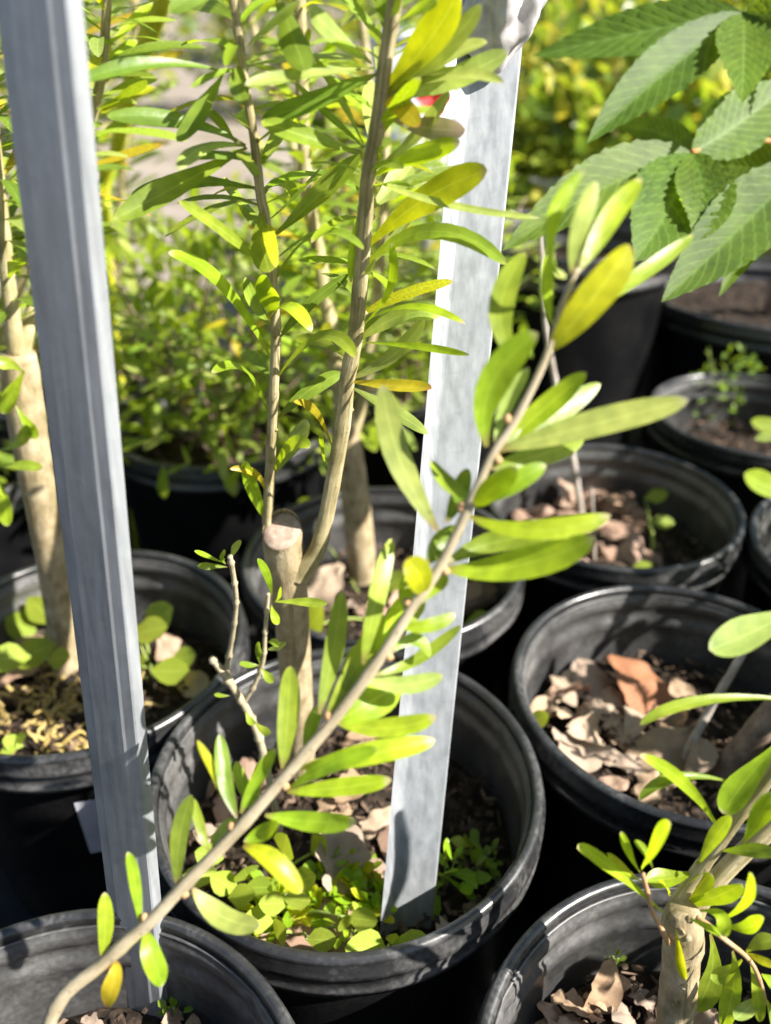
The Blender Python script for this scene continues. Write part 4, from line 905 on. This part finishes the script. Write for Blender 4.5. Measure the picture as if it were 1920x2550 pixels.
def litter(me, px, py, spx, key, label, cat, group=None, name='dry_leaf', lift=.010, tilt=.45, yaw=None):
    x0_, y0_, z0_ = POTS[key]; p = PZ(px, py, z0_ + lift); dx, dy_ = p.x - x0_, p.y - y0_; q = math.hypot(dx, dy_)
    s_ = spx * depth(p) / FPX * 1.15
    lim = .0965 - s_ * .42
    if q > lim > 0: p.x = x0_ + dx * lim / q; p.y = y0_ + dy_ * lim / q
    o = link(name, me, None, p); o.scale = (s_,) * 3
    o.rotation_euler = (R(-tilt, tilt) + .25, R(-tilt, tilt), R(0, 6.28) if yaw is None else yaw)
    return tag(o, label, cat, group)
G1 = 'dry leaves in the pot of large dry leaves'
litter(DMO, 1600, 1712, 190, 'rightmid', 'large russet dry leaf lying on paler dead leaves', 'dry leaf', None, lift=.022, yaw=.5)
litter(DM[2], 1640, 1890, 210, 'rightmid', 'long greyish folded dry leaf lying below the russet one', 'dry leaf', None, lift=.014, yaw=-.9)
litter(DM[5], 1512, 1968, 100, 'rightmid', 'small pale pinkish dry leaf at the front rim of the leaf-filled pot', 'dry leaf', None, lift=.02)
for px, py, s_ in [(1480, 1700, 150), (1400, 1770, 130), (1440, 1870, 190), (1560, 1810, 140), (1390, 1690, 120), (1510, 1750, 150), (1680, 1800, 110), (1350, 1760, 90), (1470, 1820, 120), (1540, 1880, 120), (1600, 1790, 120), (1700, 1740, 100), (1620, 1960, 100), (1740, 1880, 110), (1420, 1720, 110)]:
    litter(random.choice(DM), px, py, s_, 'rightmid', 'tan dry leaf among the litter of the leaf-filled pot', 'dry leaf', G1, lift=R(.008, .022), tilt=.6)
for px, py, s_ in [(1245, 1272, 80), (1325, 1262, 80)]:
    litter(random.choice(CM), px, py, s_, 'rightback', 'tan bark chunk near the left wall of the thin-stemmed pot', 'bark chip', 'tan bark chunks by the left wall', 'bark_chip', tilt=.3)
for k in range(38):
    px, py = R(1400, 1610), R(1175, 1430)
    litter(random.choice(CM), px, py, R(40, 85), 'rightback', 'pinkish bark piece heaped round the thin grey stem', 'bark chip', 'pinkish bark pieces', 'bark_chip', lift=R(.006, .018))
for k in range(3): litter(random.choice(DM), R(1400, 1560), R(1170, 1240), 90, 'rightback', 'curled brown dry leaf among pinkish bark', 'dry leaf', 'dry leaves among pinkish bark', lift=.02, tilt=.8)
litter(DM[1], 805, 2290, 200, 'central', 'broad tan dry leaf lying near the front rim under weeds', 'dry leaf', None, lift=.014, yaw=.7)
litter(DM[4], 850, 2130, 180, 'central', 'tan dry leaf standing tilted beside the sunlit stake', 'dry leaf', None, lift=.022, yaw=.1)
for px, py, s_ in [(560, 2010, 80), (600, 1930, 80), (540, 1960, 70), (640, 1960, 80), (900, 1840, 90), (690, 2330, 130), (760, 2350, 120), (930, 2190, 100), (1000, 2090, 120), (880, 1960, 110), (1130, 2330, 110), (1180, 2280, 90), (940, 2060, 110), (520, 2080, 80), (830, 2020, 120)]:
    litter(random.choice(DM + CM[:3]), px, py, s_, 'central', 'brown plant litter scrap on the soil round the cut-off trunk', 'litter', 'litter scraps round the cut-off trunk', 'plant_litter', lift=R(.008, .016))
for px, py, s_ in [(1470, 2430, 130), (1500, 2490, 110), (1420, 2500, 90), (1560, 2540, 110), (1380, 2540, 100), (1600, 2480, 80), (1640, 2530, 90), (1340, 2545, 80), (1450, 2560, 110), (1800, 2540, 100), (1740, 2540, 90), (1530, 2450, 70), (1480, 2530, 70)]:
    litter(random.choice(DM), px, py, s_, 'botright', 'brown dry scrap on the soil under the forked trunk', 'litter', 'dry scraps under the forked trunk', 'plant_litter', lift=R(.008, .018), tilt=.7)
for px, py, s_ in [(70, 1625, 140), (20, 1680, 120), (240, 1700, 110), (440, 1640, 130), (480, 1700, 110)]:
    litter(random.choice(DM), px, py, s_, 'backleft', 'brown dry leaf on the soil beside yellowish roots', 'dry leaf', 'dry leaves beside yellowish roots', lift=.014)
litter(DM[3], 800, 1468, 150, 'backmid', 'greyish purple dry leaf in the pot behind the cut trunk', 'dry leaf', None, lift=.016)
for px, py, s_ in [(1180, 1480, 130), (1000, 1500, 90), (1120, 1420, 80), (930, 1520, 80), (860, 1510, 90)]:
    litter(random.choice(DM + CM), px, py, s_, 'backmid', 'brown scrap on the shaded soil behind the cut-off trunk', 'litter', 'scraps behind the cut-off trunk', 'plant_litter', lift=.010)
for px, py, s_ in [(1740, 1140, 130), (1800, 1150, 90), (1860, 1170, 110), (1680, 1120, 90)]:
    litter(random.choice(DM + CM), px, py, s_, 'fern', 'brown bark scrap below the feathery weed', 'litter', 'scraps below the feathery weed', 'plant_litter', lift=.010)
for px, py, s_ in [(440, 2520, 60), (480, 2560, 60), (230, 2560, 70), (550, 2570, 70)]:
    litter(random.choice(DM), px, py, s_, 'botleft', 'brown dry scrap on soil below the leaning branch', 'litter', 'scraps below the leaning branch', 'plant_litter', lift=.010)

ROUND = [canon_leaf('leaf', LW, R(.62, .8), R(-.15, .25), prof_oval, SHORT, R(.05, .25)) for _ in range(5)]
def weed(key, leaves, label, group=None, name='broadleaf_weed'):
    x0_, y0_, z0_ = POTS[key]
    cx = sum(l_[0] for l_ in leaves) / len(leaves); cy = max(l_[1] for l_ in leaves)
    b = PZ(cx, cy, z0_); q = math.hypot(b.x - x0_, b.y - y0_)
    if q > .085: b.x = x0_ + (b.x - x0_) * .085 / q; b.y = y0_ + (b.y - y0_) * .085 / q
    o = thing(name, b, label, 'weed', group)
    for px, py, s_, ang in leaves:
        c = PZ(px, py, z0_ + R(.022, .044)); L = s_ * depth(c) / FPX * 1.25
        d = Vector((math.cos(ang), -.25, math.sin(ang))).normalized(); p0 = c - d * L * .5
        sm = stem(o, [b, b.lerp(p0, .5) + Vector((0, 0, .006)), p0], [.0010, .0009, .0007], GST, sides=6, sub=3)
        place_leaf(sm, random.choice(ROUND), p0, d, Vector((R(-.3, .3), -.55, .8)), L)
weed('central', [(708, 2110, 92, 1.5), (795, 2108, 80, 1.1), (560, 2200, 80, 2.1), (600, 2230, 70, .6)], 'pale broadleaf weed growing under the leaning branch')
weed('central', [(912, 2365, 100, 2.6), (1030, 2372, 110, .4), (980, 2340, 50, 1.4)], 'round-leaved weed at the foot of the sunlit stake')
weed('central', [(610, 2170, 76, 1.6), (650, 2210, 70, .3), (905, 2290, 66, .2)], 'drab broadleaf weed in the middle of the cut trunk pot')
weed('backleft', [(105, 1520, 92, 1.9), (85, 1625, 96, 3.5), (128, 1590, 60, .5)], 'bright round-leaved weed left of the tan trunk')
weed('backleft', [(370, 1570, 90, .5), (330, 1650, 80, 1.4), (425, 1672, 90, .2), (390, 1545, 110, .9)], 'bright round-leaved weed right of the shaded stake')
weed('backleft', [(30, 1850, 44, 2.4), (52, 1838, 40, .6), (20, 1870, 36, 3.3)], 'small light green weed at the front of the rooty pot')
weed('rightmid', [(1345, 1790, 50, .7), (1318, 1800, 50, 2.2)], 'tiny green weed by the left wall of leaf-filled pot')
weed('rightback', [(1636, 1236, 46, .3), (1650, 1300, 46, .1), (1600, 1412, 40, .4)], 'tiny bright seedling in the shaded half of the thin-stemmed pot')
weed('backmid', [(770, 1262, 70, 1.4), (790, 1540, 90, 1.0), (985, 1450, 60, .5), (1190, 1545, 60, .6)], 'pale weed beside the smooth tan trunk')
weed('central', [(520, 2130, 66, 2.4), (545, 2090, 60, 1.4), (500, 2180, 70, 2.8)], 'yellowish round-leaved weed against the left wall of the cut trunk pot')
weed('central', [(700, 2200, 74, 1.9), (760, 2190, 66, .8), (740, 2240, 60, .2), (680, 2250, 60, 2.8)], 'bright yellow-green rounded weed in the centre of the cut trunk pot')
weed('central', [(640, 2290, 74, 2.5), (700, 2320, 70, 1.2), (800, 2340, 66, .4), (860, 2300, 56, 1.6)], 'pale green rounded weed along the front rim')
weed('backleft', [(50, 1560, 80, 2.2), (20, 1640, 80, 3.0), (150, 1640, 66, .3)], 'lush rounded weed spreading behind the tan trunk')
weed('backleft', [(340, 1590, 86, 1.0), (300, 1690, 70, 2.0), (460, 1640, 70, .4)], 'broad bright weed spreading in the shaded half of the rooty pot')
def clump(key, px, py, rpx, n, L, label, mats, name='fine_leaved_weed', group=None, hgt=.012, ratio=.55):
    z0_ = POTS[key][2]; c = PZ(px, py, z0_ + hgt); r_ = rpx * depth(c) / FPX
    b = Vector((c.x, c.y, z0_)); o = thing(name, b, label, 'weed', group)
    rn = random.Random(px)
    for k in range(5):
        e = c + Vector((rn.uniform(-r_, r_) * .6, rn.uniform(-r_, r_) * .5, rn.uniform(0, hgt)))
        stem(o, [b, b.lerp(e, .5) + Vector((0, 0, .003)), e], [.0007, .0006, .0004], GST, sides=5, sub=3)
    f = link('foliage', foliage_mesh('foliage', [(c, r_, r_ * .8, hgt)], n, L, ratio, mats, rn), o); tag(f, kind='stuff')
clump('central', 720, 2260, 95, 130, .010, 'bright yellowish chickweed clump behind the front rim', [LC, LY])
clump('central', 870, 2180, 70, 110, .009, 'bright chickweed clump beside the tilted dry leaf', [LC, LC, LY])
clump('central', 900, 2250, 80, 120, .010, 'low green chickweed beside the left edge of the sunlit stake', [LC, LY])
clump('central', 870, 2320, 50, 40, .008, 'pale fresh weed tuft by the front rim', [LW, LC])
clump('central', 1110, 2180, 48, 22, .014, 'bright succulent-looking seedling right of the sunlit stake', [LC], ratio=.42, hgt=.016)
clump('central', 1190, 2150, 55, 40, .009, 'shaded dark green weed against the pot wall', [LD, LG])
clump('fern', 1800, 960, 90, 150, .010, 'feathery dark green weed with many tiny leaflets', [LD, LS], name='feathery_weed', hgt=.045, ratio=.6)
clump('botleft', 432, 2530, 30, 16, .006, 'tiny green sprouts below the leaning branch', [LC, LG], hgt=.008)
clump('botright', 1530, 2400, 16, 8, .007, 'tiny green sprout behind the forked trunk', [LD], hgt=.008)
